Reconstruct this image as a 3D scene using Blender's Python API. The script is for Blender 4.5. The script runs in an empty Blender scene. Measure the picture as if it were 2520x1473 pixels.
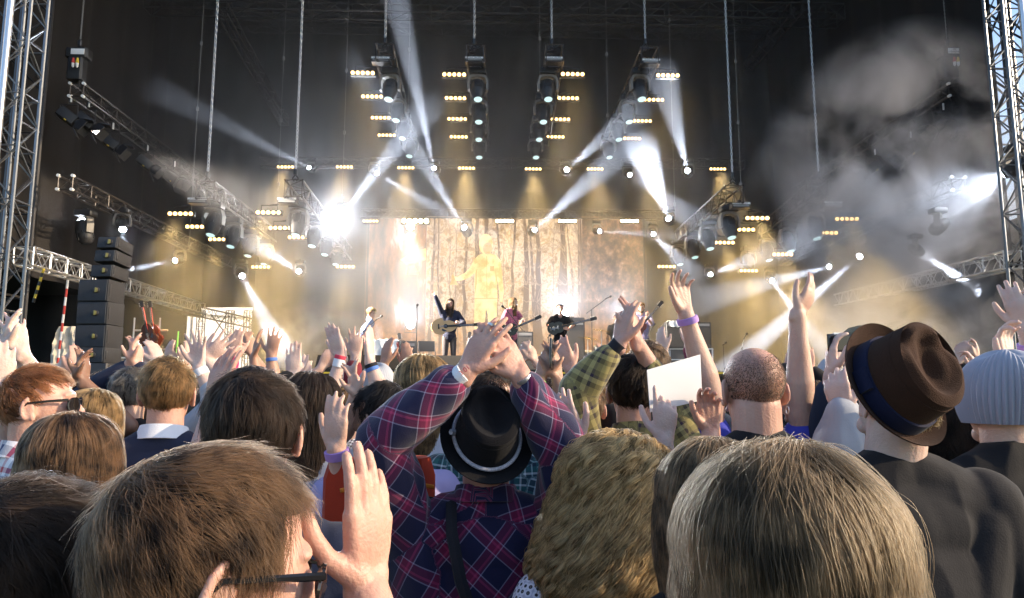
import bpy, math, random
import numpy as np
from mathutils import Vector, Matrix, Euler, noise as mnoise
from math import radians as R, sin, cos, pi
random.seed(5); rng = np.random.default_rng(5)
S = bpy.context.scene
C = S.collection
# ---------------------------------------------------------------- camera
CAM = Vector((0, 0, 1.70)); PITCH = R(7.45); YAW = R(1.96)
cd = bpy.data.cameras.new('camera'); cam = bpy.data.objects.new('camera', cd); C.objects.link(cam)
cd.lens = 25.0; cd.sensor_width = 36.0; cd.clip_start = 0.05; cd.clip_end = 3000
cam.location = CAM; cam.rotation_euler = (pi/2 + PITCH, 0, -YAW); S.camera = cam
FW = Vector((sin(YAW)*cos(PITCH), cos(YAW)*cos(PITCH), sin(PITCH)))
RT = Vector((cos(YAW), -sin(YAW), 0)); UP = RT.cross(FW)
def P(u, v, Y):
    """point of the place seen at photo position u,v (2520 wide) at depth Y metres"""
    d = FW + RT*((u-1260)/1750) + UP*((736.5-v)/1750)
    return CAM + d*(Y/d.y)
# ---------------------------------------------------------------- daylight
SUN_AZ = R(90+8)      # from the right, a little behind the camera
SUN_EL = R(22)
W = bpy.data.worlds.new('World'); S.world = W; W.use_nodes = True
nt = W.node_tree; bg = nt.nodes['Background']
sky = nt.nodes.new('ShaderNodeTexSky'); sky.sky_type = 'NISHITA'; sky.sun_disc = False
sky.sun_elevation = SUN_EL; sky.sun_rotation = SUN_AZ; sky.air_density = 1.0; sky.dust_density = 1.6; sky.ozone_density = 2.5
nt.links.new(sky.outputs[0], bg.inputs[0]); bg.inputs[1].default_value = 0.15
sl = bpy.data.lights.new('sun', 'SUN'); sl.energy = 2.7; sl.angle = R(0.5); sl.color = (1, .78, .52)
so = bpy.data.objects.new('sun', sl); C.objects.link(so)
sd = Vector((sin(SUN_AZ)*cos(SUN_EL), cos(SUN_AZ)*cos(SUN_EL), sin(SUN_EL)))
so.rotation_euler = sd.to_track_quat('Z', 'Y').to_euler()
S.view_settings.view_transform = 'Standard'; S.view_settings.look = 'None'
S.view_settings.gamma = 1; S.view_settings.exposure = 1.1
cy = S.cycles
cy.use_denoising = True; cy.max_bounces = 5; cy.diffuse_bounces = 2; cy.glossy_bounces = 2; cy.transmission_bounces = 2
cy.volume_bounces = 0; cy.transparent_max_bounces = 12; cy.volume_step_rate = 3; cy.volume_max_steps = 64
cy.sample_clamp_indirect = 4; cy.sample_clamp_direct = 40
# ---------------------------------------------------------------- materials
def new_mat(name):
    m = bpy.data.materials.new(name); m.use_nodes = True
    return m, m.node_tree, m.node_tree.nodes['Principled BSDF']
def N(t, typ, **k):
    n = t.nodes.new(typ)
    for a, b in k.items():
        if a[0] == 'i' and a[1:].isdigit(): n.inputs[int(a[1:])].default_value = b
        else: setattr(n, a, b)
    return n
def mat(name, col, rough=.6, metal=0, var=.25, scale=8, bump=0, bscale=60, spec=.5, coat=0):
    """painted or raw surface with a little wear: noise varies colour and gloss"""
    m, t, b = new_mat(name)
    tc = N(t, 'ShaderNodeTexCoord'); nz = N(t, 'ShaderNodeTexNoise'); nz.inputs['Scale'].default_value = scale; nz.inputs['Detail'].default_value = 5
    t.links.new(tc.outputs['Object'], nz.inputs['Vector'])
    mx = N(t, 'ShaderNodeMix', data_type='RGBA'); t.links.new(nz.outputs[0], mx.inputs[0])
    mx.inputs[6].default_value = (*[c*(1-var) for c in col], 1); mx.inputs[7].default_value = (*[min(1, c*(1+var)) for c in col], 1)
    t.links.new(mx.outputs[2], b.inputs['Base Color'])
    b.inputs['Roughness'].default_value = rough; b.inputs['Metallic'].default_value = metal; b.inputs['Specular IOR Level'].default_value = spec
    if bump:
        n2 = N(t, 'ShaderNodeTexNoise'); n2.inputs['Scale'].default_value = bscale; n2.inputs['Detail'].default_value = 4
        t.links.new(tc.outputs['Object'], n2.inputs['Vector'])
        bp = N(t, 'ShaderNodeBump'); bp.inputs['Strength'].default_value = bump; bp.inputs['Distance'].default_value = .01
        t.links.new(n2.outputs[0], bp.inputs['Height']); t.links.new(bp.outputs[0], b.inputs['Normal'])
    return m
def emis(name, col, strength):
    m, t, b = new_mat(name)
    b.inputs['Base Color'].default_value = (*[c*.5 for c in col], 1)
    b.inputs['Emission Color'].default_value = (*col, 1); b.inputs['Emission Strength'].default_value = strength
    return m
M = {}
M['black'] = mat('black_paint', (.018, .018, .02), .5, bump=.2)
M['blackmetal'] = mat('black_metal', (.03, .03, .034), .38, .3)
M['alu'] = mat('aluminium', (.62, .63, .66), .33, .9, var=.12)
M['steel'] = mat('galvanised_steel', (.16, .175, .2), .35, .85, var=.2)
M['grey'] = mat('grey_plastic', (.22, .22, .22), .5)
M['yoke'] = mat('yoke_plastic', (.16, .15, .14), .5)
M['white'] = mat('white_paint', (.8, .8, .8), .5, var=.06)
M['drape'] = mat('black_molton', (.0045, .0048, .0065), .95, var=.4, bump=.5, bscale=20)
M['wood'] = mat('wood', (.23, .12, .05), .45, var=.3, scale=12)
M['rubber'] = mat('rubber', (.02, .02, .02), .7)
M['red'] = mat('red_plastic', (.55, .05, .04), .5)
M['yellow'] = mat('yellow_plastic', (.7, .5, .04), .5)
M['warmled'] = emis('warm_led', (1, .6, .2), 3.6)
M['warmled2'] = emis('blazing_led', (1, .74, .36), 40)
M['whiteled'] = emis('beam_lens', (.82, .9, 1), 55)
M['dimled'] = emis('idle_lens', (.4, .6, .6), .8)
# ---------------------------------------------------------------- mesh builder
class MB:
    def __init__(s): s.v = []; s.f = []; s.m = []; s.mi = 0
    def add(s, vs, fs):
        o = len(s.v); s.v += [tuple(x) for x in vs]; s.f += [tuple(i+o for i in f) for f in fs]; s.m += [s.mi]*len(fs)
        return s
    def box(s, c, d, rot=None, bev=0):
        x, y, z = d[0]/2, d[1]/2, d[2]/2
        if bev:
            b = bev; vs = []; 
            pr = [(-x+b, -y), (x-b, -y), (x, -y+b), (x, y-b), (x-b, y), (-x+b, y), (-x, y-b), (-x, -y+b)]
            pi_ = [(-x+b, -y+b*.3), (x-b, -y+b*.3), (x-b*.3, -y+b), (x-b*.3, y-b), (x-b, y-b*.3), (-x+b, y-b*.3), (-x+b*.3, y-b), (-x+b*.3, -y+b)]
            for zz, q in ((-z, pi_), (-z+b, pr), (z-b, pr), (z, pi_)): vs += [(a, e, zz) for a, e in q]
            fs = [tuple(range(7, -1, -1)), tuple(range(24, 32))]
            for r in range(3): fs += [(r*8+i, r*8+(i+1) % 8, r*8+8+(i+1) % 8, r*8+8+i) for i in range(8)]
        else:
            vs = [(-x, -y, -z), (x, -y, -z), (x, y, -z), (-x, y, -z), (-x, -y, z), (x, -y, z), (x, y, z), (-x, y, z)]
            fs = [(3, 2, 1, 0), (4, 5, 6, 7), (0, 1, 5, 4), (1, 2, 6, 5), (2, 3, 7, 6), (3, 0, 4, 7)]
        c = Vector(c); m = rot if rot is not None else Matrix.Identity(3)
        return s.add([m @ Vector(v)+c for v in vs], fs)
    def tube(s, pts, rad, n=8, closed=False, cap=True):
        pts = [Vector(p) for p in pts]; L = len(pts)
        if not hasattr(rad, '__len__'): rad = [rad]*L
        vs = []; fs = []; ref = None
        for i, p in enumerate(pts):
            a = pts[i-1] if (i or closed) else p; b = pts[(i+1) % L] if (i < L-1 or closed) else p
            t = (b-a); t = t.normalized() if t.length > 1e-9 else Vector((0, 0, 1))
            if ref is None: ref = Vector((0, 0, 1)) if abs(t.z) < .9 else Vector((1, 0, 0))
            x = (ref - t*ref.dot(t)); x = x.normalized() if x.length > 1e-6 else t.orthogonal().normalized(); y = t.cross(x); ref = x
            vs += [p + (x*cos(2*pi*k/n)+y*sin(2*pi*k/n))*rad[i] for k in range(n)]
        for i in range(L if closed else L-1):
            j = (i+1) % L
            fs += [(i*n+k, i*n+(k+1) % n, j*n+(k+1) % n, j*n+k) for k in range(n)]
        if cap and not closed: fs += [tuple(range(n-1, -1, -1)), tuple(range((L-1)*n, L*n))]
        return s.add(vs, fs)
    def lathe(s, prof, n=16, c=(0, 0, 0), rot=None, sx=1, sy=1):
        """profile of (r, z) turned about z"""
        m = rot if rot is not None else Matrix.Identity(3); c = Vector(c); vs = []; fs = []
        for r, z in prof: vs += [m @ Vector((r*cos(2*pi*k/n)*sx, r*sin(2*pi*k/n)*sy, z))+c for k in range(n)]
        for i in range(len(prof)-1): fs += [(i*n+k, i*n+(k+1) % n, (i+1)*n+(k+1) % n, (i+1)*n+k) for k in range(n)]
        fs += [tuple(range(n-1, -1, -1)), tuple(range((len(prof)-1)*n, len(prof)*n))]
        return s.add(vs, fs)
    def ball(s, c, r, n=12, rot=None):
        if not hasattr(r, '__len__'): r = (r, r, r)
        k = max(4, n//2); return s.lathe_e([(sin(pi*i/k), -cos(pi*i/k)) for i in range(k+1)], n, c, r, rot)
    def lathe_e(s, prof, n, c, r, rot=None):
        m = rot if rot is not None else Matrix.Identity(3); c = Vector(c); vs = []; fs = []
        for a, z in prof[1:-1]: vs += [m @ Vector((a*cos(2*pi*k/n)*r[0], a*sin(2*pi*k/n)*r[1], z*r[2]))+c for k in range(n)]
        L = len(prof)-2; vs += [m @ Vector((0, 0, -r[2]))+c, m @ Vector((0, 0, r[2]))+c]; b = L*n
        for i in range(L-1): fs += [(i*n+k, i*n+(k+1) % n, (i+1)*n+(k+1) % n, (i+1)*n+k) for k in range(n)]
        fs += [(b, (k+1) % n, k) for k in range(n)] + [(b+1, (L-1)*n+k, (L-1)*n+(k+1) % n) for k in range(n)]
        return s.add(vs, fs)
    def prism(s, outline, th, c=(0, 0, 0), rot=None):
        """outline in local x,z extruded along y by th"""
        m = rot if rot is not None else Matrix.Identity(3); c = Vector(c); n = len(outline)
        vs = [m @ Vector((x, -th/2, z))+c for x, z in outline] + [m @ Vector((x, th/2, z))+c for x, z in outline]
        fs = [tuple(range(n)), tuple(range(2*n-1, n-1, -1))] + [(i+n, (i+1) % n+n, (i+1) % n, i) for i in range(n)]
        return s.add(vs, fs)
    def build(s, name, m, parent=None, smooth=True, **tags):
        me = bpy.data.meshes.new(name); me.from_pydata(s.v, [], s.f)
        for x in (m if isinstance(m, (list, tuple)) else [m]): me.materials.append(x)
        if s.mi or any(s.m): me.polygons.foreach_set('material_index', s.m)
        if smooth:
            me.shade_smooth()
            try: me.set_sharp_from_angle(angle=R(38))
            except Exception: pass
        me.update(); o = bpy.data.objects.new(name, me); C.objects.link(o)
        if parent is not None: o.parent = parent
        tag(o, **tags); return o
def tag(o, label=None, cat=None, group=None, kind=None):
    if label: o['label'] = label
    if cat: o['category'] = cat
    if group: o['group'] = group
    if kind: o['kind'] = kind
    return o
def empty(name, loc, label=None, cat=None, group=None, rot=None):
    o = bpy.data.objects.new(name, None); C.objects.link(o); o.location = loc
    if rot is not None: o.rotation_euler = rot
    return tag(o, label, cat, group)
def dup(root, loc, rot=None, label=None, group=None, scale=None):
    r = root.copy(); C.objects.link(r); r.location = loc
    if rot is not None: r.rotation_euler = rot
    if scale: r.scale = (scale,)*3
    if label: r['label'] = label
    if group: r['group'] = group
    for ch in list(root.children):
        c = ch.copy(); C.objects.link(c); c.parent = r
        for g in ch.children:
            d = g.copy(); C.objects.link(d); d.parent = c
    return r
def frame(d, up=(0, 0, 1)):
    """rotation whose z axis is d"""
    z = Vector(d).normalized(); u = Vector(up)
    x = u.cross(z); x = x.normalized() if x.length > 1e-5 else z.orthogonal().normalized()
    return Matrix((x, z.cross(x), z)).transposed()
# ================================================================ setting
DZ = 2.05          # deck height
def structure(name, mb, m, **k): return mb.build(name, m, kind='structure', **k)
XL, XR = -10.35, 11.0
g = MB(); g.add([(-900, -400, 0), (900, -400, 0), (900, 1500, 0), (-900, 1500, 0)], [(0, 1, 2, 3)])
M['ground'] = mat('trodden_grass', (.07, .075, .035), .95, scale=3, var=.5, bump=.6)
structure('ground', g, M['ground'])
M['deck'] = mat('stage_ply', (.035, .032, .03), .55, var=.4, scale=2)
d = MB(); d.box(((XL+XR)/2, 20.05, DZ/2), (XR-XL-.1, 11.9, DZ)); deck = d.build('deck_body', M['deck'], None)
stage = empty('concert_stage', (0, 20, 0), 'large black festival stage with hung drapes and open front', 'stage')
def P2(o): o.parent = stage; o.matrix_parent_inverse = stage.matrix_world.inverted(); o.location = o.location - Vector((0, 20, 0)); return o
P2(deck)
def spart(name, mb, m, **k): return P2(mb.build(name, m, None, **k))
f = MB(); f.box(((XL+XR)/2, 14.03, DZ/2-.02), (XR-XL, .06, DZ-.05)); spart('front_skirt', f, M['drape'])
f = MB(); f.box((0, 14.03, DZ+.022), (18.6, .05, .03)); spart('edge_strip', f, M['yellow'])
def folds(x0, y0, x1, y1, z0, z1, amp=.07, step=.11, th=.02, seed=1):
    """hanging cloth with vertical folds, given thickness"""
    r = random.Random(seed); L = math.hypot(x1-x0, y1-y0); n = max(2, int(L/step)); nx, ny = -(y1-y0)/L, (x1-x0)/L
    m = MB(); vs = []; ph = r.random()*6
    for i in range(n+1):
        t = i/n; ph += .55+r.random()*.5; w = (.6*sin(ph)+.4*sin(ph*.37))*amp
        px, py = x0+(x1-x0)*t+nx*w, y0+(y1-y0)*t+ny*w
        vs += [(px, py, z0), (px, py, z1), (px+nx*th, py+ny*th, z0), (px+nx*th, py+ny*th, z1)]
    fs = []
    for i in range(n):
        a = i*4; b = a+4; fs += [(a, b, b+1, a+1), (a+2, a+3, b+3, b+2), (a, a+2, b+2, b), (a+1, b+1, b+3, a+3)]
    fs += [(0, 1, 3, 2), (n*4, n*4+2, n*4+3, n*4+1)]
    return m.add(vs, fs)
M['drapew'] = mat('side_molton', (.011, .009, .0085), .95, var=.5, scale=.8, bump=.4, bscale=25)
BW = -8.55
spart('back_drape', folds(BW, 26, XR, 26, DZ, 15.8, seed=2), M['drape'])
spart('back_drape', folds(XL-.3, 26.03, BW+.05, 26.03, 4.75, 15.8, seed=4), M['drape'])
spart('side_drape', folds(XL, 14.3, XL, 26.2, 4.3, 15.8, amp=.16, step=.2, seed=5), M['drapew'])
spart('side_drape', folds(XR, 14.3, XR, 26.2, 2.0, 15.8, amp=.12, step=.2, seed=6), M['drape'])
rf = MB(); rf.box((0, 19.2, 15.95), (24, 14.6, .25)); spart('roof', rf, M['drape'])
# dark wings: the covered loading areas beside the stage
wing = MB(); wing.box((-15.6, 22, 5.6), (10.1, 13.8, .12)); wing.box((-16.2, 28.9, 2.8), (8.2, .12, 5.6))
spart('wing_canopy', wing, M['drape'])
wing = MB(); wing.box((16.4, 21, 5.3), (10.4, 13.8, .12)); wing.box((16.4, 27.9, 2.6), (10.4, .12, 5.4)); wing.box((13.4, 14.1, 1), (4.6, .08, 2.0))
spart('wing_canopy', wing, M['drape'])
wd = MB(); wd.box((-13.0, 20.5, DZ/2-.1), (5.2, 11, DZ-.1)); spart('wing_deck', wd, M['deck'])
# ---------------------------------------------------------------- truss
def truss_mesh(p0, p1, w=.3, h=.3, bay=.5, r=.025, rb=.011, up=(0, 0, 1), n=8):
    a, b = Vector(p0), Vector(p1); m = frame(b-a, up); L = (b-a).length
    xs, ys = m.col[0]*(w/2), m.col[1]*(h/2)
    cs = [xs+ys, -xs+ys, -xs-ys, xs-ys]
    ch, br = MB(), MB()
    for c in cs: ch.tube([a+c, b+c], r, n)
    k = max(1, round(L/bay)); dz = (b-a)/k
    for j in range(4):
        c0, c1 = cs[j], cs[(j+1) % 4]
        for i in range(k):
            q0, q1 = (c0, c1) if (i+j) % 2 else (c1, c0)
            br.tube([a+dz*i+q0, a+dz*(i+1)+q1], rb, 5, cap=False)
            if i % 2 == 0: br.tube([a+dz*i+c0, a+dz*i+c1], rb, 5, cap=False)
        br.tube([b+c0, b+c1], rb, 5, cap=False)
    return ch, br
def truss(name, label, p0, p1, m, group=None, w=.3, h=.3, **k):
    """a lattice beam: chords with diagonal bracing as its part"""
    p0, p1 = Vector(p0), Vector(p1)
    ch, br = truss_mesh(p0-p0, p1-p0, w, h, **k)
    o = ch.build(name, m, label=label, cat='truss', group=group); o.location = p0
    br.build('bracing', m, o); return o
# front towers carrying the roof
def tower(x, y, label, side):
    t = empty('roof_tower', (x, y, 0), label, 'tower')
    ch, br = truss_mesh((0, 0, .12), (0, 0, 16.3), .45, .5, .5, .032, .015, up=(0, 1, 0)); ch.build('upright', M['steel'], t); br.build('bracing', M['steel'], t)
    b = MB(); b.box((0, 0, .06), (1.3, 1.3, .12), bev=.02); b.build('base_plate', M['blackmetal'], t)
    f = MB(); f.tube([(side*.1, -.42, .13), (side*.1, -.42, 16.2)], .055, 10); f.build('guide_pole', M['alu'], t)
    return t
TL = P(62, 0, 13.1); TR = P(2484, 0, 13.1)
TLX = P(70, 0, 13.1).x; TRX = P(2468, 0, 13.1).x
tower(TLX, 13.1, 'bright steel lattice tower carrying the left front corner of the stage roof', -.25)
tower(TRX, 13.1, 'bright steel lattice tower carrying the right front corner of the stage roof', .25)
for s, x, lb in ((-1, TLX-1.25, 'dark rear lattice mast left of the bright left roof tower'), (1, TRX+1.2, 'dark rear lattice mast right of the bright right roof tower')):
    t = empty('lattice_mast', (x, 14.6, 0), lb, 'tower')
    ch, br = truss_mesh((0, 0, .05), (0, 0, 16.2), .9, .9, .9, .05, .026, up=(0, 1, 0)); ch.build('upright', M['blackmetal'], t); br.build('bracing', M['blackmetal'], t)
# ---------------------------------------------------------------- haze
def volume_mat(name, dens, col=(.9, .92, 1), aniso=.35, noise=None):
    m, t, b = new_mat(name); t.nodes.remove(b); out = t.nodes['Material Output']
    v = N(t, 'ShaderNodeVolumePrincipled'); v.inputs['Color'].default_value = (*col, 1); v.inputs['Anisotropy'].default_value = aniso
    v.inputs['Density'].default_value = dens; t.links.new(v.outputs[0], out.inputs['Volume'])
    if noise:
        tc = N(t, 'ShaderNodeTexCoord'); nz = N(t, 'ShaderNodeTexNoise'); nz.inputs['Scale'].default_value = noise; nz.inputs['Detail'].default_value = 5; nz.inputs['Roughness'].default_value = .62
        nz.inputs['Distortion'].default_value = .6
        t.links.new(tc.outputs['Object'], nz.inputs['Vector'])
        mr = N(t, 'ShaderNodeMapRange'); mr.inputs[1].default_value = .44; mr.inputs[2].default_value = .72; mr.inputs[3].default_value = 0; mr.inputs[4].default_value = dens
        t.links.new(nz.outputs[0], mr.inputs[0])
        gr = N(t, 'ShaderNodeTexGradient', gradient_type='SPHERICAL'); mp = N(t, 'ShaderNodeMapping'); t.links.new(tc.outputs['Generated'], mp.inputs[0])
        mp.inputs['Location'].default_value = (-1, -1, -1); mp.inputs['Scale'].default_value = (2, 2, 2)
        t.links.new(mp.outputs[0], gr.inputs[0])
        ml = N(t, 'ShaderNodeMath', operation='MULTIPLY'); t.links.new(mr.outputs[0], ml.inputs[0]); t.links.new(gr.outputs[0], ml.inputs[1])
        m2 = N(t, 'ShaderNodeMath', operation='MULTIPLY'); t.links.new(ml.outputs[0], m2.inputs[0]); m2.inputs[1].default_value = 2.2
        t.links.new(m2.outputs[0], v.inputs['Density'])
    return m
hz = MB(); hz.box(((XL+XR)/2, 21.15, 8.95), (XR-XL-.5, 9.5, 13.5))
hz = hz.build('stage_haze', volume_mat('stage_haze', .024), kind='stuff'); hz['label'] = 'thin haze filling the stage under the roof'
def smoke(c, size, dens, sc, rot=0):
    b = MB(); b.ball((0, 0, 0), tuple(s/2 for s in size), 24); o = b.build('drifting_smoke', volume_mat('smoke', dens, (.93, .94, 1), .1, sc), kind='stuff'); o.location = c; o.rotation_euler = (0, rot, 0)
    o['label'] = 'pale stage smoke drifting in billows'; return o
smoke(P(2270, 530, 15.0), (8.0, 3.2, 9.6), 1.9, .55, R(20))
smoke(P(2380, 830, 14.9), (2.6, 1.6, 3.2), 1.6, 1.2)
smoke(P(750, 830, 18), (3.6, 2.6, 2.2), .5, 1.3)
smoke(P(255, 893, 14.9), (1.0, .6, .4), 3.0, 4.0)
# ---------------------------------------------------------------- beams: moving lights
BEAMS = [ # lamp u,v,Y, aim u,v,Y, power, half-angle deg, lens radius
 (200,542,16.9,162,385,16.75,1.6,4.5,.16),(430,642,22,300,668,20,1.5,3.1,.12),(596,680,22,655,790,19,1.0,3.7,.13),(735,668,22,655,618,18,.8,3.1,.11),
 (760,413,24.4,480,270,18,.45,3.1,.1),(1068,414,24.4,975,0,17.6,2.2,3.4,.12),(847,523,22,945,400,19,1.6,4.0,.12),(928,427,24,1150,560,20,1.1,3.1,.12),
 (1142,560,24,1030,380,20,1.3,4.0,.14),(1316,566,24,1500,400,18,1.5,3.7,.12),(1395,418,24.4,1480,345,20,.9,3.1,.13),(1550,431,24.4,1650,500,20,1.0,3.1,.12),
 (1645,538,22,1570,340,16,3.6,4.7,.13),(1692,420,24,1635,200,17,1.3,3.4,.14),(1476,570,24.4,1600,577,22,1.0,2.5,.11),(1608,577,24.4,1645,615,21,.9,2.5,.11),
 (1749,676,24,1815,652,20,.9,2.5,.11),(1900,692,23,2005,830,19,1.6,3.1,.12),(2040,657,22,1880,700,19,1.3,3.1,.12),(2115,632,20,1850,860,17.6,5.0,3.1,.14),
 (2330,545,14.6,2445,462,14.7,.5,2.6,.12),(2270,625,15,2440,735,15.6,2.4,4.5,.1),(2470,430,13.75,2200,560,15.8,.022,50,.14),(302,566,17,318,690,15.5,.35,3.7,.12),
 (1392,770,24.2,1380,690,17,.2,14,.1),(1538,780,24.2,1500,700,17,.16,12,.1),(1010,800,24.2,1020,720,18,.15,12,.1),(1010,560,24.0,1010,800,19,.16,12,.1)]
BEAM_W = 12500
def spot(name, loc, aim, energy, half, col=(.8, .88, 1), blend=.6, rad=.05):
    l = bpy.data.lights.new(name, 'SPOT'); l.energy = energy; l.spot_size = R(half*2); l.spot_blend = blend if half < 12 else 1.0; l.color = col; l.shadow_soft_size = rad
    o = bpy.data.objects.new(name, l); C.objects.link(o); o.location = loc
    o.rotation_euler = (Vector(aim)-Vector(loc)).to_track_quat('-Z', 'Y').to_euler(); return o
# ================================================================ rigging
for k in ('warmled', 'warmled2', 'whiteled', 'dimled'): M[k].cycles.emission_sampling = 'NONE'
def text(body, size, loc, rot, m, parent, name='lettering', ext=.0015):
    if not body: return
    cu = bpy.data.curves.new(name, 'FONT'); cu.body = body; cu.size = size; cu.align_x = 'CENTER'; cu.align_y = 'CENTER'; cu.extrude = ext
    t = bpy.data.objects.new('tmp', cu); C.objects.link(t); me = bpy.data.meshes.new_from_object(t.evaluated_get(bpy.context.evaluated_depsgraph_get())); bpy.data.objects.remove(t); bpy.data.curves.remove(cu)
    me.materials.clear(); me.materials.append(m); o = bpy.data.objects.new(name, me); C.objects.link(o); o.parent = parent; o.location = loc; o.rotation_euler = rot; return o
# --- chains
def chain(label, a, ztop, size=1.0, m=None, group='hoist chains'):
    a = Vector(a); mb = MB(); L = ztop-a.z; st = .085*size; n = int(L/st); mb.mi = 0
    for i in range(n):
        z = i*st; hw, hh = .021*size, .05*size
        pts = []
        for k in range(8):
            q = 2*pi*k/8; x, zz = cos(q)*hw, sin(q)*hh
            pts.append((x, 0, z+zz) if i % 2 else (x*.7, x*.7, z+zz))
        mb.tube(pts, .0115*size, 4, closed=True)
    o = mb.build('hoist_chain', m or M['alu'], label=label, cat='chain', group=group); o.location = a
    h = MB(); h.box((0, 0, -.13), (.09, .09, .14), bev=.02); h.tube([(0, 0, -.19), (.07, 0, -.28), (.03, 0, -.36)], .018, 6); h.tube([(0, 0, -.19), (-.07, 0, -.28), (-.03, 0, -.36)], .018, 6)
    h.build('hook', M['blackmetal'], o); return o
# --- moving head
def head_proto(lensm, name='moving_head'):
    r = empty(name, (0, 0, 0)); r['category'] = 'stage light'
    b = MB(); b.box((0, 0, .43), (.4, .3, .13), bev=.03); b.box((0, 0, .52), (.1, .1, .06)); b.build('base', M['black'], r)
    y = MB(); pts = [(-.24, 0, -.02), (-.25, 0, .18), (-.2, 0, .33), (-.08, 0, .37), (.08, 0, .37), (.2, 0, .33), (.25, 0, .18), (.24, 0, -.02)]
    for s in (0,): 
        vs = []; fs = []
        for (x, _, z) in pts:
            k = .8 if abs(x) > .2 else .82
            vs += [(x, -.075, z), (x*k, -.075, z-.055*(abs(x) < .22)), (x*k, .075, z-.055*(abs(x) < .22)), (x, .075, z)]
        for i in range(len(pts)-1):
            a = i*4; fs += [(a+j, a+(j+1) % 4, a+4+(j+1) % 4, a+4+j) for j in range(4)]
        fs += [(3, 2, 1, 0), (28, 29, 30, 31)]; y.add(vs, fs)
    y.build('yoke', M['yoke'], r)
    h = MB(); h.lathe([(.02, -.27), (.1, -.26), (.155, -.2), (.178, -.1), (.18, .02), (.165, .12), (.135, .2), (.12, .27), (.105, .275)], 20, sx=1, sy=1.0)
    for k in range(6): h.box((cos(k*pi/3)*.17, sin(k*pi/3)*.17, -.06), (.03, .03, .22), rot=Matrix.Rotation(k*pi/3, 3, 'Z'))
    h.box((0, -.172, .0), (.12, .03, .05)); hd = h.build('lamp_head', M['black'], r)
    l = MB(); l.lathe([(.098, .272), (.09, .284), (.05, .292), (.0, .294)], 20); l.build('lens', lensm, hd)
    return r
HP_OFF = head_proto(M['dimled']); HP_ON = head_proto(M['whiteled'])
used = set()
def moving_head(loc, aim, lit, label, group, scale=1.0):
    src = HP_ON if lit else HP_OFF
    if lit not in used: used.add(lit); o = src; o.location = loc; o.scale = (scale,)*3; o['label'] = label; o['group'] = group
    else: o = dup(src, loc, None, label, group, scale)
    d = (Vector(aim)-Vector(loc)).normalized()
    for c in o.children:
        if c.name.startswith('lamp_head'): c.rotation_euler = frame(d, (0, 1, 0)).to_euler()
        if c.name.startswith('yoke'): c.rotation_euler = (0, 0, (math.atan2(d.x, -d.y))*.5)
    return o
# --- LED bars
def bar_proto(m):
    r = empty('light_bar', (0, 0, 0)); r['category'] = 'light bar'
    b = MB(); b.box((0, .05, 0), (.66, .13, .13), bev=.02); b.tube([(-.2, .05, .06), (-.2, .05, .2), (.2, .05, .2), (.2, .05, .06)], .012, 6); b.build('housing', M['black'], r)
    for k in range(5):
        l = MB(); l.lathe([(.047, 0), (.047, .02), (.03, .03), (0, .032)], 12, c=((k-2)*.127, -.018, 0), rot=frame((0, -1, -.12))); l.build('lamp', m, r)
    return r
BP = {'w': bar_proto(M['warmled']), 'b': bar_proto(M['warmled2'])}; bused = set()
WARM_W = 760
def light_bar(u, v, Y, label, group, kind='w', scale=1.0, power=1.0, down=(0, -.55, -1), glow=True):
    p = P(u, v, Y)
    if kind not in bused: bused.add(kind); o = BP[kind]; o.location = p; o.scale = (scale,)*3; o['label'] = label; o['group'] = group
    else: o = dup(BP[kind], p, None, label, group, scale)
    if glow: spot('bar_light', p+Vector((0, -.12, -.05)), p+Vector(down), WARM_W*power, 24, (1, .66, .24), .8, .15)
    return o
# --- strobe with its printed name strip
def strobe_proto():
    r = empty('strobe_light', (0, 0, 0)); r['category'] = 'strobe light'
    b = MB(); b.box((0, 0, 0), (.46, .26, .13), bev=.015); b.box((0, 0, .1), (.07, .07, .09)); b.build('housing', M['blackmetal'], r)
    t = MB(); t.box((0, -.134, .042), (.455, .006, .046)); t.build('name_strip', M['white'], r)
    t = MB(); t.box((0, -.134, -.018), (.40, .006, .05)); t.build('tube_window', M['grey'], r)
    text('ATOMIC 3000 DMX', .04, (0, -.1385, .042), (pi/2, 0, 0), M['black'], r)
    return r
SP = strobe_proto(); sused = []
def strobe(u, v, label):
    p = P(u, v, 17.2)
    if not sused: sused.append(1); SP.location = p; SP['label'] = label; SP['group'] = 'strobe lights under the truss ends'; return SP
    return dup(SP, p, None, label, 'strobe lights under the truss ends')
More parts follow.
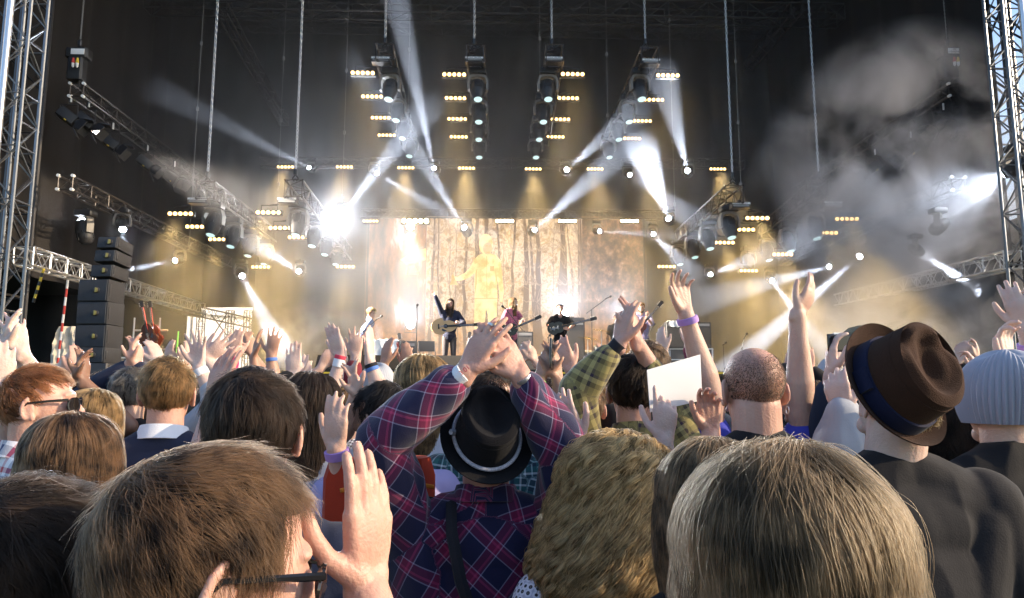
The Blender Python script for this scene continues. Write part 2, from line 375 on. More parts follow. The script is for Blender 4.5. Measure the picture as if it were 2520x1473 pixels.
# --- hung trusses: near end, far end, bars, heads
M['btruss'] = mat('black_truss', (.05, .045, .045), .35, .6, var=.3)
HUNG = [
 ('leftmost truss of the upper four', (945,126), (1003,345), (948,90), [(893,181,17.5),(916,239,19.6),(937,291,21.6),(952,334,23.6)], [(960,222),(978,276),(993,322),(1010,367)], (938,152)),
 ('second truss from the left of the upper four', (1170,130), (1188,345), (1167,92), [(1118,185,17.5),(1121,243,19.6),(1125,294,21.6),(1129,338,23.6)], [(1176,222),(1178,280),(1178,325),(1179,370)], (1167,152)),
 ('third truss from the left of the upper four', (1365,130), (1335,345), (1358,92), [(1409,184,17.5),(1398,243,19.6),(1379,295,21.6),(1367,338,23.6)], [(1348,222),(1336,280),(1326,325),(1318,370)], (1363,152)),
 ('rightmost truss of the upper four', (1600,135), (1503,345), (1588,92), [(1643,187,17.5),(1608,247,19.6),(1580,299,21.6),(1555,342,23.6)], [(1575,222),(1545,280),(1520,325),(1497,370)], (1600,157)),
 ('outer lower truss on the left', (505,468), (665,580), (512,418), [(445,527,17.5),(486,559,18.9),(540,590,20.6),(642,658,23.5)], [(525,553),(573,584),(615,609),(654,631)], (490,497)),
 ('inner lower truss on the left', (722,464), (850,625), (728,412), [(661,524,17.5),(690,562,19),(735,585,20.6),(850,657,23.5)], [(733,553),(772,583),(803,606),(830,632)], (709,497)),
 ('inner lower truss on the right', (1808,478), (1676,585), (1802,420), [(1863,538,17.5),(1830,566,19),(1782,598,20.6),(1640,657,23.5)], [(1795,560),(1743,590),(1706,613),(1670,632)], (1820,508)),
 ('outer lower truss on the right', (2018,466), (1880,572), (2014,418), [(2083,540,17.5),(2034,574,19),(1925,627,20.6),(1842,667,23.2)], [(2004,562),(1940,596),(1888,620),(1842,647)], (2045,506))]
ORD = ('front', 'second', 'third', 'rearmost')
for j, (nm, a, b, c, bars, heads, st) in enumerate(HUNG):
    pa, pb = P(*a, 17.0), P(*b, 24.2)
    truss('lighting_truss', 'black %s, hung over the stage' % nm, pa, pb, M['btruss'], 'hung lighting trusses', .42, .42, bay=.42, r=.028, rb=.012)
    cp = P(*c, 17.1); chain('chain over the front of the %s' % nm, cp, 15.8)
    br = MB(); br.tube([cp-Vector((0, 0, .3)), pa+Vector((-.2, .1, .22))], .015, 6); br.tube([cp-Vector((0, 0, .3)), pa+Vector((.2, .1, .22))], .015, 6)
    o = br.build('lifting_sling', M['blackmetal'], label='sling lifting the front of the %s' % nm, cat='sling', group='lifting slings')
    for k, (u, v, Y) in enumerate(bars): light_bar(u, v, Y, '%s five-lamp warm bar beside the %s' % (ORD[k], nm), 'warm light bars on the trusses', power=.35 if j < 4 else 2.4)
    for k, (u, v) in enumerate(heads):
        Y = (17.6, 19.8, 21.8, 23.6)[k]; p = P(u, v, Y)
        q = p + Vector((.08*(1 if j in (3, 6, 7) else -1 if j in (0, 4, 5) else .3), -.28, -1))
        moving_head(p, q, False, '%s unlit moving head under the %s' % (ORD[k], nm), 'unlit moving heads', 1.1)
        s = bars[k]; sp = P(s[0], s[1], s[2])
        arm = MB(); arm.tube([sp+Vector((0, .05, .2)), p+Vector((0, 0, .62))], .018, 6)
        arm.build('outrigger_pipe', M['blackmetal'], label='%s side pipe of the %s' % (ORD[k], nm), cat='pipe', group='side pipes of the trusses')
    strobe(*st, 'flat strobe under the %s' % nm)
BRW = ['leftmost', 'second', 'third', 'fourth', 'fifth', 'sixth', 'seventh', 'rightmost']
cross = truss('lighting_truss', 'long black rear truss above the screen carrying eight warm bars', P(640, 400, 24.6), P(1830, 405, 24.6), M['btruss'], 'hung lighting trusses', .3, .3)
for k, u in enumerate((703, 848, 999, 1148, 1312, 1464, 1600, 1766)):
    light_bar(u, (412, 412, 414, 415, 417, 417, 417, 417)[k], 24.2, '%s warm bar of the rear row, counted from the left' % BRW[k], 'warm bars of the rear row', scale=.95, power=2.8)
for k, (u, s, pw) in enumerate(((912, .85, .5), (1022, 1.5, 3.0), (1242, 1.0, 1.6), (1396, 1.0, 1.2), (1549, 1.0, 1.2))):
    light_bar(u, 545, 24.0, '%s blazing bar along the top of the video screen' % ('leftmost dim', 'second, widest', 'third', 'fourth', 'rightmost')[k], 'bars over the screen', 'b' if k else 'w', s, power=pw)
truss('lighting_truss', 'thin black truss along the top edge of the video screen', P(890, 528, 24.5), P(1660, 530, 24.5), M['btruss'], 'hung lighting trusses', .3, .3, bay=.3)
# --- lit beams
BN = ['beam light on the left wing blazing upwards', 'small beam light under the left trusses shining left', 'beam light left of the white opening shining down', 'dim beam light just right of the left trusses',
 'beam light at the left end of the rear row aiming left', 'beam light below the second rear bar throwing a long blue shaft up', 'beam light left of the screen top shining up right', 'beam light above the screen aiming down right',
 'beam light at the screen top left of centre aiming up', 'beam light at the screen top right of centre aiming up', 'beam light between fifth and sixth rear bars aiming up right', 'beam light under the seventh rear bar aiming down right',
 'brightest beam light, right of the screen, blazing upwards', 'beam light right of the seventh rear bar shining up', 'faint beam light at the screen right aiming right', 'faint beam light beside the right trusses aiming down',
 'small beam light under the right trusses aiming right', 'beam light left of the raised bare arm on the right aiming down', 'dim beam light above the raised arm on the right', 'strong beam light aiming down to the raised arm on the right',
 'blazing beam light in the smoke by the right tower', 'beam light in the right smoke shining down right', 'blazing lamp in the smoke low on the right tower', 'beam light on top of the loudspeaker stack', None, None, None, None]
for i, b in enumerate(BEAMS):
    p, q = P(*b[:3]), P(*b[3:6]); d = (q-p).normalized()
    sc = b[8]/.15
    if BN[i]: moving_head(p-d*.29*sc, q, True, BN[i], 'lit beam lights', sc)
    spot('beam_lamp', p+d*.03, q, BEAM_W*b[6], b[7])
    if not BN[i]:
        r = empty('floor_light', p-d*.1, ('white floor flood behind the dark bassist', 'white floor flood behind the overhead microphone', 'white floor flood left of the singer', 'white flood at the top left of the screen')[i-24], 'stage light')
        m = MB(); m.lathe([(.06, -.25), (.14, -.2), (.17, 0), (.16, .03)], 16, rot=frame(d)); m.build('housing', M['black'], r)
        m = MB(); m.lathe([(.13, .032), (.1, .05), (0, .06)], 16, rot=frame(d)); m.build('lens', M['whiteled'], r)
        m = MB(); m.tube([(-.19, 0, 0), (-.19, 0, -.25), (.19, 0, -.25), (.19, 0, 0)], .015, 6); m.build('yoke', M['blackmetal'], r)
sp = P(840, 558, 21.5)
st = empty('beam_light', sp, 'dazzling white lamp aimed straight at the audience, left of the screen', 'stage light')
m = MB(); m.lathe([(.08, -.3), (.17, -.22), (.2, 0), (.19, .04)], 20, rot=frame(CAM-sp)); m.build('lamp_head', M['black'], st)
m = MB(); m.lathe([(.17, .042), (.1, .06), (0, .065)], 20, rot=frame(CAM-sp)); M['dazzle'] = emis('dazzling_lens', (.92, .96, 1), 900); m.build('lens', M['dazzle'], st)
spot('beam_lamp', sp+(CAM-sp).normalized()*.1, CAM+Vector((-1, 0, 1.5)), 5200, 12)
# --- outer side trusses with lanterns
outer = [('upper outer truss along the left drape', P(189, 222, 15.6)), ('lower outer truss along the left drape', P(161, 450, 14.9)), ('upper outer truss along the right drape', P(2350, 222, 15.6)), ('lower outer truss in the smoke at the right', P(2358, 453, 14.9))]
for nm, a in outer: 
    t = truss('lighting_truss', 'black %s' % nm, a, (a.x, 24.3, a.z), M['btruss'], 'hung lighting trusses', .3, .3, bay=.36, r=.026)
    e = MB()
    for sx in (-1, 1):
        for sz in (-1, 1): e.tube([(sx*.15, -.04, sz*.15), (sx*.15, .03, sz*.15)], .034, 10)
    e.build('end_coupler', M['white'], t)
def hoist(u, v, label, lines):
    p = P(u, v, 15.6); r = empty('chain_hoist', p, label, 'hoist')
    m = MB(); m.box((0, 0, 0), (.5, .3, .22), bev=.05); m.box((-.02, 0, -.35), (.34, .26, .55), bev=.04); m.tube([(.05, 0, -.6), (.05, 0, -.78)], .02, 6); m.build('motor', M['black'], r)
    m = MB(); m.box((.05, -.155, 0), (.3, .012, .13), bev=.005); m.build('badge', M['white'], r)
    for k, l in enumerate(lines): text(l, .055, (.05, -.163, .03-.06*k), (pi/2, 0, 0), M['black'], r)
    chain('thin hoist chain above the %s' % ('left chain hoist' if u < 1000 else 'right chain hoist'), p+Vector((0, 0, .4)), 15.8, .55, M['grey'])
    for k, (dx, c1) in enumerate(((.0, 'red'), (.09, 'yellow'))):
        m = MB(); m.tube([(dx, -.2, -.18), (dx, -.2, -.26), (dx, -.2, -.3)], [.02, .035, .035], 8); m.build('plug', M[c1], r)
        m = MB(); m.tube([(dx, -.2, -.3), (dx, -.2, -.37), (dx, -.2, -.4)], [.034, .03, .012], 8); m.build('plug_sleeve', M['white'], r)
hoist(195, 135, 'black chain hoist hung over the left front of the stage', [''])
hoist(2333, 133, 'black chain hoist with a white oval badge at the right', ['CM', 'LODESTAR'])
V = Vector
def lantern(loc, aim, label, scale=1.0):
    r = empty('theatre_lantern', loc, label, 'stage light', 'theatre lanterns on the outer trusses'); r.scale = (scale,)*3
    d = (Vector(aim)-Vector(loc)).normalized(); rot = frame(d)
    b = MB(); b.box((0, 0, 0), (.3, .26, .4), rot, .03); b.lathe([(.11, .2), (.12, .3)], 12, rot=rot); b.build('body', M['black'], r)
    for k in range(4):
        q = k*pi/2; b = MB(); o = rot @ Vector((cos(q)*.2, sin(q)*.2, .36)); b.box(o, (.02, .26, .2), rot @ Matrix.Rotation(q, 3, 'Z') @ Matrix.Rotation(.5, 3, 'Y')); b.build('barn_door', M['blackmetal'], r)
    b = MB(); b.tube([(-.2, 0, 0), (-.2, 0, .28), (.2, 0, .28), (.2, 0, 0)], .014, 6); b.tube([(0, 0, .28), (0, 0, .5)], .02, 6); b.build('yoke', M['blackmetal'], r)
    b = MB(); b.tube([(.05, -.03, .34), (.05, -.03, .5)], .022, 8); b.build('clamp', M['white'], r)
    if loc.y < 16.5 and loc.x < 0: spot('added_band_fill', V(loc)+d*.5, P(1250, 800, 16.5), 19000, 16, (1, .86, .7), .7, .1)  # added fill for the dark players; these lanterns are not clearly lit
    b = MB(); b.box((.02, -.14, -.12), (.05, .02, .05), rot); b.build('tag', M['yellow'], r)
for u, v, Y, lb in ((168, 288, 15.7, 'front lantern on the left outer truss, tilted left'), (212, 300, 16, 'second lantern on the left outer truss'), (272, 352, 17.2, 'third lantern on the left outer truss'), (358, 402, 18.8, 'fourth lantern on the left outer truss'), (425, 440, 20, 'fifth lantern on the left outer truss'),
    (2368, 290, 15.7, 'front lantern on the right outer truss'), (2318, 305, 16.1, 'second lantern on the right outer truss'), (2238, 372, 17.2, 'third lantern on the right outer truss'), (2150, 412, 18.6, 'fourth lantern on the right outer truss')):
    p = P(u, v, Y); lantern(p, p+Vector((1 if u < 1000 else -1, .3*(-1)**int(u), -.75)), lb)
# --- thin signal cables with connectors
for k, (u, v0, v1, Y) in enumerate(((1004, 30, 290, 20), (684, 85, 470, 20), (842, 85, 500, 20), (1329, 60, 260, 20), (1496, 40, 300, 20), (1661, 60, 520, 20), (1824, 200, 470, 20), (465, 120, 620, 19), (2330, 620, 760, 17))):
    a = P(u, v1, Y); top = 15.7; m = MB(); m.tube([(0, 0, 0), (0, 0, top-a.z)], .009, 5)
    o = m.build('signal_cable', M['grey'], label='thin cable with small connectors hanging %s' % ('left of the upper trusses', 'farthest left above the outer lower truss', 'above the dazzling lamp', 'between second and third upper truss', 'left of the rightmost upper truss', 'right of the upper trusses', 'above the inner lower truss on the right', 'beside the left drape', 'in the smoke at the right')[k], cat='cable', group='hanging cables'); o.location = a
    for z in np.arange(.2, top-a.z, 1.9): m = MB(); m.box((0, 0, z), (.07, .05, .1), bev=.01); m.build('connector', M['grey'], o)
# roof grid
for k, (v, Y, lb) in enumerate(((18, 20, 'front roof beam'), (60, 25, 'rear roof beam'))):
    a, b = P(860, v, Y), P(1960, v+8, Y); a.x, b.x = XL+.3, XR-.3; b.z = a.z = min(15.4, a.z)
    truss('roof_truss', 'faint dark %s running across under the roof' % lb, a, b, M['blackmetal'], 'roof trusses', .5, .5, bay=.6)
for k, (a, b) in enumerate((((545, 20, 19), (700, 300, 25.5)), ((1960, 20, 19), (1840, 165, 25.5)))):
    truss('roof_truss', 'faint slanting roof brace at the %s' % ('left', 'right')[k], P(*a), P(*b), M['blackmetal'], 'roof trusses', .3, .3, bay=.6)
# ================================================================ on the stage
def G(u, Y, z=DZ):
    p = P(u, 900, Y); return V((p.x, p.y, z))
V = Vector
# --- video screen
SY = 24.55
def scr(u, v, y=SY): return P(u, v, y)
def screen_mat(kind):
    m, t, b = new_mat('screen_'+kind); tc = N(t, 'ShaderNodeTexCoord'); mp = N(t, 'ShaderNodeMapping'); t.links.new(tc.outputs['Object'], mp.inputs[0])
    mp.inputs['Scale'].default_value = (1.0, 1, .3) if kind == 'side' else (1, 1, .8)
    n1 = N(t, 'ShaderNodeTexNoise'); n1.inputs['Scale'].default_value = 1.6 if kind == 'side' else 3.5; n1.inputs['Detail'].default_value = 7; n1.inputs['Roughness'].default_value = .65; t.links.new(mp.outputs[0], n1.inputs[0])
    cr = N(t, 'ShaderNodeValToRGB'); t.links.new(n1.outputs[0], cr.inputs[0]); e = cr.color_ramp.elements
    st = {'side': ((.36, (.03, .018, .012)), (.45, (.16, .075, .035)), (.53, (.42, .17, .06)), (.6, (.7, .55, .55)), (.68, (.9, .85, .95))), 'right': ((.35, (.03, .02, .014)), (.47, (.13, .075, .045)), (.57, (.32, .15, .08)), (.65, (.55, .35, .25)), (.72, (.7, .6, .55))),
          'mid': ((.3, (.14, .065, .02)), (.41, (.45, .24, .08)), (.5, (.95, .72, .5)), (.58, (.6, .32, .09)), (.68, (1, .8, .5)))}[kind]
    while len(e) < 5: e.new(.5)
    for el, (p, c) in zip(e, st): el.position = p; el.color = (*c, 1)
    sp = N(t, 'ShaderNodeSeparateXYZ'); t.links.new(tc.outputs['Object'], sp.inputs[0])
    # forest floor: warm leaf litter below the trunks
    n2 = N(t, 'ShaderNodeTexNoise'); n2.inputs['Scale'].default_value = 5; n2.inputs['Detail'].default_value = 6; t.links.new(tc.outputs['Object'], n2.inputs[0])
    c2 = N(t, 'ShaderNodeValToRGB'); t.links.new(n2.outputs[0], c2.inputs[0]); f = c2.color_ramp.elements; f[0].position = .35; f[0].color = (.2, .05, .01, 1); f[1].position = .65; f[1].color = (.85, .33, .07, 1)
    mr = N(t, 'ShaderNodeMapRange'); mr.inputs[1].default_value = 4.6; mr.inputs[2].default_value = 2.9; mr.inputs[3].default_value = 0; mr.inputs[4].default_value = .85; t.links.new(sp.outputs[2], mr.inputs[0])
    mx = N(t, 'ShaderNodeMix', data_type='RGBA'); t.links.new(mr.outputs[0], mx.inputs[0]); t.links.new(cr.outputs[0], mx.inputs[6]); t.links.new(c2.outputs[0], mx.inputs[7])
    b.inputs['Base Color'].default_value = (.02, .02, .02, 1); t.links.new(mx.outputs[2], b.inputs['Emission Color']); b.inputs['Emission Strength'].default_value = .52; return m
S_ = empty('video_screen', (0, 0, 0), 'tall video wall behind the band showing a golden man in an autumn wood', 'screen')
for u0, u1, kd in ((903, 1050, 'side'), (1051, 1431, 'mid'), (1432, 1588, 'right')):
    a, b = scr(u0, 533), scr(u1, 533); m = MB(); m.box(((a.x+b.x)/2, SY+.08, (a.z+DZ+.1)/2), (b.x-a.x, .12, a.z-DZ-.1)); m.build('panel', screen_mat(kd), S_, smooth=False)
bz = scr(1100, 533).z; m = MB()
for u in (903, 1588): p = scr(u, 700); m.box((p.x, SY+.12, (bz+DZ)/2), (.08, .25, bz-DZ))
m.build('frame', M['blackmetal'], S_)
M['trunk'] = emis('screen_tree_trunks', (.13, .07, .04), .6); M['twig'] = emis('screen_twigs', (.28, .18, .12), .6)
rt = random.Random(3); T1, T2 = MB(), MB(); fy = SY+.012
def ribbon(mb, pts, w0, w1, y):
    n = len(pts); vs = []
    for i, (x, z) in enumerate(pts):
        a = pts[max(0, i-1)]; b = pts[min(n-1, i+1)]; dx, dz = b[0]-a[0], b[1]-a[1]; L = math.hypot(dx, dz) or 1; w = w0+(w1-w0)*i/(n-1); vs += [(x-dz/L*w, y, z+dx/L*w), (x+dz/L*w, y, z-dx/L*w)]
    mb.add(vs, [(2*i, 2*i+1, 2*i+3, 2*i+2) for i in range(n-1)])
x0, x1 = scr(1054, 700).x, scr(1428, 700).x; ztop = scr(1200, 536).z
lim = lambda x, z: (min(max(x, x0), x1), min(z, ztop))
ly = 0
for k in range(24):
    bx = x0+(x1-x0)*(k+.2+.6*rt.random())/17; w = rt.choice((.015, .02, .03, .045, .07, .13)); x = bx; pts = []
    for i in range(9): z = 3.0+i*(ztop-3.0)/8; pts.append(lim(x, z)); x += rt.uniform(-.07, .07)
    ly += 1; ribbon(T1, pts, w, w*.45, fy-.00005*ly)
    for j in range(26):
        i = rt.randrange(2, 9); px, pz = pts[i]; a = rt.uniform(-1.3, 1.3)+pi/2; L = rt.uniform(.3, 1.1); q = [(px, pz)]
        for s in range(5): px += cos(a)*L/5; pz += sin(a)*L/5; a += rt.uniform(-.5, .5); q.append(lim(px, pz))
        ly += 1; ribbon(T2, q, .014, .004, fy-.0001-.00005*ly)
T1.build('picture_trunks', M['trunk'], S_, smooth=False); T2.build('picture_twigs', M['twig'], S_, smooth=False)
def scr_poly(pts, dy, m, name):
    q = [scr(u, v, SY-dy) for u, v in pts]; mb = MB(); n = len(q); mb.add([tuple(p) for p in q]+[(p.x, p.y+.004, p.z) for p in q], [tuple(range(n))]+[(i, i+n, (i+1) % n+n, (i+1) % n) for i in range(n)]); return mb.build(name, m, S_, smooth=False)
M['gold'] = emis('screen_gold', (.95, .62, .22), .62); M['gold2'] = emis('screen_gold_shadow', (.7, .38, .1), .5); M['goldskin'] = emis('screen_face', (.82, .45, .2), .5)
for k_ in ('gold',):
    t = M[k_].node_tree; tc = N(t, 'ShaderNodeTexCoord'); nz = N(t, 'ShaderNodeTexNoise'); nz.inputs['Scale'].default_value = 3.5; nz.inputs['Detail'].default_value = 5; t.links.new(tc.outputs['Object'], nz.inputs[0]); cr = N(t, 'ShaderNodeValToRGB'); t.links.new(nz.outputs[0], cr.inputs[0]); e = cr.color_ramp.elements; e[0].position = .36; e[0].color = (.62, .32, .08, 1); e[1].position = .6; e[1].color = (1, .76, .36, 1); t.links.new(cr.outputs[0], t.nodes['Principled BSDF'].inputs['Emission Color'])
scr_poly([(1167,640),(1178,628),(1190,624),(1207,624),(1222,630),(1232,642),(1236,680),(1240,715),(1236,745),(1230,742),(1228,712),(1224,690),(1224,735),(1222,790),(1219,840),(1203,840),(1200,775),(1196,760),(1190,840),(1168,840),(1167,790),(1168,735),(1168,672),(1158,682),(1140,690),(1122,692),(1112,688),(1113,680),(1126,682),(1144,672),(1156,660)], .05, M['gold'], 'picture_figure')
scr_poly([(1196+17*cos(a), 603+(24 if sin(a) > 0 else 27)*sin(a)) for a in np.linspace(0, 2*pi, 22, False)], .056, M['gold'], 'picture_cap')
scr_poly([(1200+12*cos(a), 612+15*sin(a)) for a in np.linspace(0, 2*pi, 18, False)], .062, M['goldskin'], 'picture_face')
for k, pl in enumerate(([(1194,605),(1200,604),(1200,607),(1194,607)], [(1204,605),(1209,605),(1209,607),(1204,607)], [(1197,620),(1206,620),(1205,623),(1198,623)], [(1197,630),(1198.5,630),(1198.5,735),(1197.5,735)], [(1168,734),(1225,734),(1225,736),(1168,736)], [(1170,672),(1174,660),(1173,700),(1169,725)], [(1219,655),(1223,690),(1220,700)], [(1206,655),(1216,655),(1216,668),(1206,668)])): scr_poly(pl, .066+.002*k, M['gold2'], 'picture_crease')
scr_poly([(1110,680),(1116,676),(1121,690),(1128,702),(1106,702),(1112,690)], .058, M['gold2'], 'picture_bell')
scr_poly([(985,640),(1010,622),(1048,612),(1048,640),(1020,648),(1000,652)], .05, M['gold'], 'picture_hand'); scr_poly([(1008,655),(1020,652),(1030,676),(1000,676)], .05, emis('screen_orange', (.9, .35, .06), .8), 'picture_bell')
# --- loudspeaker stack
def cabinet(c, w, h, dpt, tilt, yaw, label, horn=(.12, 0)):
    r = empty('loudspeaker', c, label, 'loudspeaker', 'cabinets of the loudspeaker stack', (R(tilt), 0, R(yaw)))
    M_ = M['speaker']; m = MB(); m.box((0, dpt/2, 0), (w, dpt, h-.012), bev=.012); m.build('body', M_, r)
    m = MB(); m.box((-w*.02, -.008, 0), (w*.94, .02, h*.9), bev=.004); m.build('grille', M['spgrille'], r)
    hx = w*horn[0]; m = MB(); m.lathe([(.075, -.0), (.06, .015), (.035, .02), (0, .02)], 18, (hx, -.022, horn[1]), frame((0, -1, 0)), 1.0, .8); m.build('horn', M['black'], r)
    m = MB(); m.box((hx, -.046, horn[1]), (.035, .006, .085), bev=.003); m.box((hx+.03, -.044, horn[1]), (.012, .006, .07), bev=.002); m.build('horn_vane', M['yellowdim'], r)
    for sx in (-1, 1): m = MB(); m.box((sx*(w/2+.004), .05, 0), (.012, .05, h*.55), bev=.003); m.build('rigging_plate', M['blackmetal'], r)
    return r
M['speaker'] = mat('speaker_paint', (.014, .015, .02), .6, var=.2, bump=.3, bscale=200); M['spgrille'] = mat('speaker_foam', (.03, .036, .048), .85, var=.3, bump=.8, bscale=300); M['yellowdim'] = mat('brass_vane', (.32, .26, .08), .4, .5)
for k, (u, v, w, h, t) in enumerate(((265,597,.42,.23,-8),(259,630,.44,.23,-6),(251,667,.46,.24,-4),(230,715,.64,.425,-1.5),(227,771,.65,.43,0),(223,828,.66,.43,0),(219,874,.66,.30,0))):
    cabinet(P(u, v, 13.4), w*.92, h, .5, t, -7, '%s cabinet of the black loudspeaker stack on the left' % ('topmost small', 'second small', 'third small', 'uppermost large', 'middle large', 'lower large', 'lowest')[k])
b = P(219, 880, 13.4); m = MB(); m.box((0, .35, (b.z-.1)/2), (.72, .8, b.z-.12), bev=.02); sp_ = m.build('speaker_plinth', M['blackmetal'], label='black plinth carrying the loudspeaker stack', cat='plinth'); sp_.location = (b.x, b.y, 0)
# --- crossbeams low at the sides, scaffold, poles
truss('lighting_truss', 'low bright aluminium truss running back along the left wing', P(58, 630, 13.5), P(492, 760, 25), M['alu'], 'low side trusses', .34, .34, bay=.34, r=.024, rb=.012)
truss('lighting_truss', 'low aluminium truss in the smoke along the right wing', P(2492, 640, 13.5), P(2010, 752, 24), M['alu'], 'low side trusses', .34, .34, bay=.34, r=.024, rb=.012)
for k, (u, y) in enumerate(((488, 26.6), (605, 26.4), (560, 26.9))):
    a = G(u, y, 0); h = P(u, 765, y).z; truss('scaffold_upright', '%s dark lattice leg in the white opening at the back left' % ('left', 'right', 'middle')[k], a, a+V((0, 0, h)), M['blackmetal'], 'legs in the back opening', .22, .22, bay=.3, r=.02, rb=.009)
truss('lighting_truss', 'dark lattice lintel over the white opening at the back left', P(478, 765, 26.5), P(622, 797, 26.5), M['blackmetal'], 'low side trusses', .35, .35, bay=.35)
for k, (a, b) in enumerate((((510, 850, 27.5), (560, 770, 27.5)), ((520, 775, 27.6), (600, 880, 27.6)), ((488, 880, 27.7), (610, 872, 27.7)))):
    m = MB(); A_, B_ = P(*a), P(*b); m.tube([A_-A_, B_-A_], .025, 6); o = m.build('brace_pipe', M['blackmetal'], label='%s dark pipe crossing the white back opening' % ('rising', 'falling', 'level')[k], cat='pipe', group='pipes in the opening'); o.location = A_
def striped_pole(a, b, c1, c2, label, r=.025, n=11):
    a, b = V(a), V(b); m = MB()
    for i in range(n): m.mi = i % 2; m.tube([(b-a)*(i/n), (b-a)*((i+1)/n)], r, 8)
    m.mi = 1; o = m.build('striped_pole', [M[c1], M[c2]], label=label, cat='pole', group='striped poles'); o.location = a
striped_pole(G(140, 15.5), P(167, 690, 15.5), 'white', 'red', 'red and white striped pole left of the loudspeaker stack')
striped_pole(P(82, 745, 13.9), P(108, 662, 13.9), 'black', 'yellow', 'black and yellow striped strut by the left tower', n=8)
m = MB(); m.tube([(0, 0, 0), (.02, 0, 1.1)], .025, 8); o = m.build('tape_pole', emis('glowing_green_tube', (.3, .8, .1), .5), label='slim green pole in front of the dark backstage drape', cat='pole'); o.location = P(432, 905, 22)  # green glow is set into the pole's own material
# backstage left: tarp, cases, desk
def tarp(label, loc, w, h, lean):
    m = MB(); n = 14; vs = []
    for j in range(n+1):
        for i in range(n+1):
            x = (i/n-.5)*w*(1-.25*j/n); z = h*j/n; y = .04*sin(i*1.3+j*.5)+.02*sin(j*1.9)+lean*j/n; vs.append((x, y, z))
    vs += [(x, y+.015, z) for x, y, z in vs]; o_ = (n+1)**2; fs = []
    for j in range(n):
        for i in range(n): a = j*(n+1)+i; fs += [(a, a+1, a+n+2, a+n+1), (a+o_+n+1, a+o_+n+2, a+o_+1, a+o_)]
    m.add(vs, fs); o = m.build('tarpaulin', M['tarp'], label=label, cat='tarpaulin'); o.location = loc
M['tarp'] = mat('cream_tarp', (.62, .56, .46), .8, var=.1)
tarp('crumpled cream tarpaulin hung left of the loudspeaker stack', G(156, 16.5), .75, 1.15, .15)
def case(u, Y, w, h, d, label, base=DZ, z0=None, m_='caseply'):
    c = G(u, Y, z0 if z0 is not None else base); r = empty('flight_case', c, label, 'flight case', 'flight cases'); m = MB(); m.box((0, 0, h/2), (w-.02, d-.02, h-.02)); m.build('body', M[m_], r); e = MB()
    for sx in (-1, 1):
        for sy in (-1, 1):
            e.box((sx*w/2, sy*d/2, h/2), (.035, .035, h), bev=.006)
            for z in (0.02, h-.02): e.ball((sx*w/2, sy*d/2, z), .032, 8)
    for z in (.012, h-.012):
        for s in (-1, 1): e.box((0, s*d/2, z), (w, .03, .03)); e.box((s*w/2, 0, z), (.03, d, .03))
    e.box((0, -d/2, h*.62), (w, .012, .02)); e.build('edge_trim', M['alu'], r); l = MB(); l.box((0, -d/2-.012, h*.35), (.13, .02, .1), bev=.008); l.build('handle', M['steel'], r); return r
M['caseply'] = mat('laminate_ply', (.05, .05, .055), .45, var=.2)
case(322, 16.5, 1.0, .42, .6, 'flight case under the two guitars right of the loudspeaker stack'); case(392, 18, .9, .3, .6, 'low flight case left of the dark wedge'); case(372, 17.2, .7, .52, .5, 'second flight case behind the guitars')
def table(u, Y, w, label):
    r = empty('work_table', G(u, Y, 1.35), label, 'table'); m = MB(); m.box((0, 0, .79), (w, .6, .04), bev=.008); m.build('tabletop', M['wood'], r)
    for sx in (-1, 1):
        for sy in (-1, 1): l = MB(); l.tube([(sx*(w/2-.08), sy*.24, -1.35), (sx*(w/2-.08), sy*.24, .77)], .02, 6); l.build('leg', M['steel'], r)
table(175, 14.6, 1.25, 'long cluttered work table in front of the loudspeaker stack')
tz = 1.35+.81
def jug(u, Y):
    o = empty('canister', G(u, Y, tz), 'white plastic canister with red print on the work table', 'canister'); m = MB(); m.box((0, 0, .1), (.32, .2, .2), bev=.04); m.tube([(-.1, 0, .2), (-.08, 0, .26), (.08, 0, .26), (.1, 0, .2)], .02, 6); m.build('body', M['white'], o); m = MB(); m.box((.02, -.102, .07), (.14, .004, .03)); m.build('printed_strip', M['red'], o); m = MB(); m.tube([(.13, 0, .19), (.13, 0, .24)], .03, 8); m.build('cap', M['white'], o)
jug(212, 14.5)
for k, (u, w) in enumerate(((180, .5), (235, .3))): m = MB(); m.box((0, 0, .05), (w, .35, .1), bev=.01); m.box((0, -.18, .05), (w*.8, .01, .012)); o = m.build('equipment_box', M['tarp'], label=('long', 'short')[k]+' cream equipment box on the work table', cat='box', group='boxes on the work table'); o.location = G(u, 14.45, tz)
m = MB(); rr = random.Random(8)
for i in range(3): m.tube([(cos(a)*(.15+.02*i+.01*sin(3*a)), sin(a)*(.12+.02*i), .01+.02*i) for a in np.linspace(0, 2*pi, 22, False)], .012, 6, closed=True)
o = m.build('cable_coil', mat('blue_cable', (.03, .04, .25), .5), label='coiled blue cable on the left end of the work table', cat='cable'); o.location = G(145, 14.45, tz)
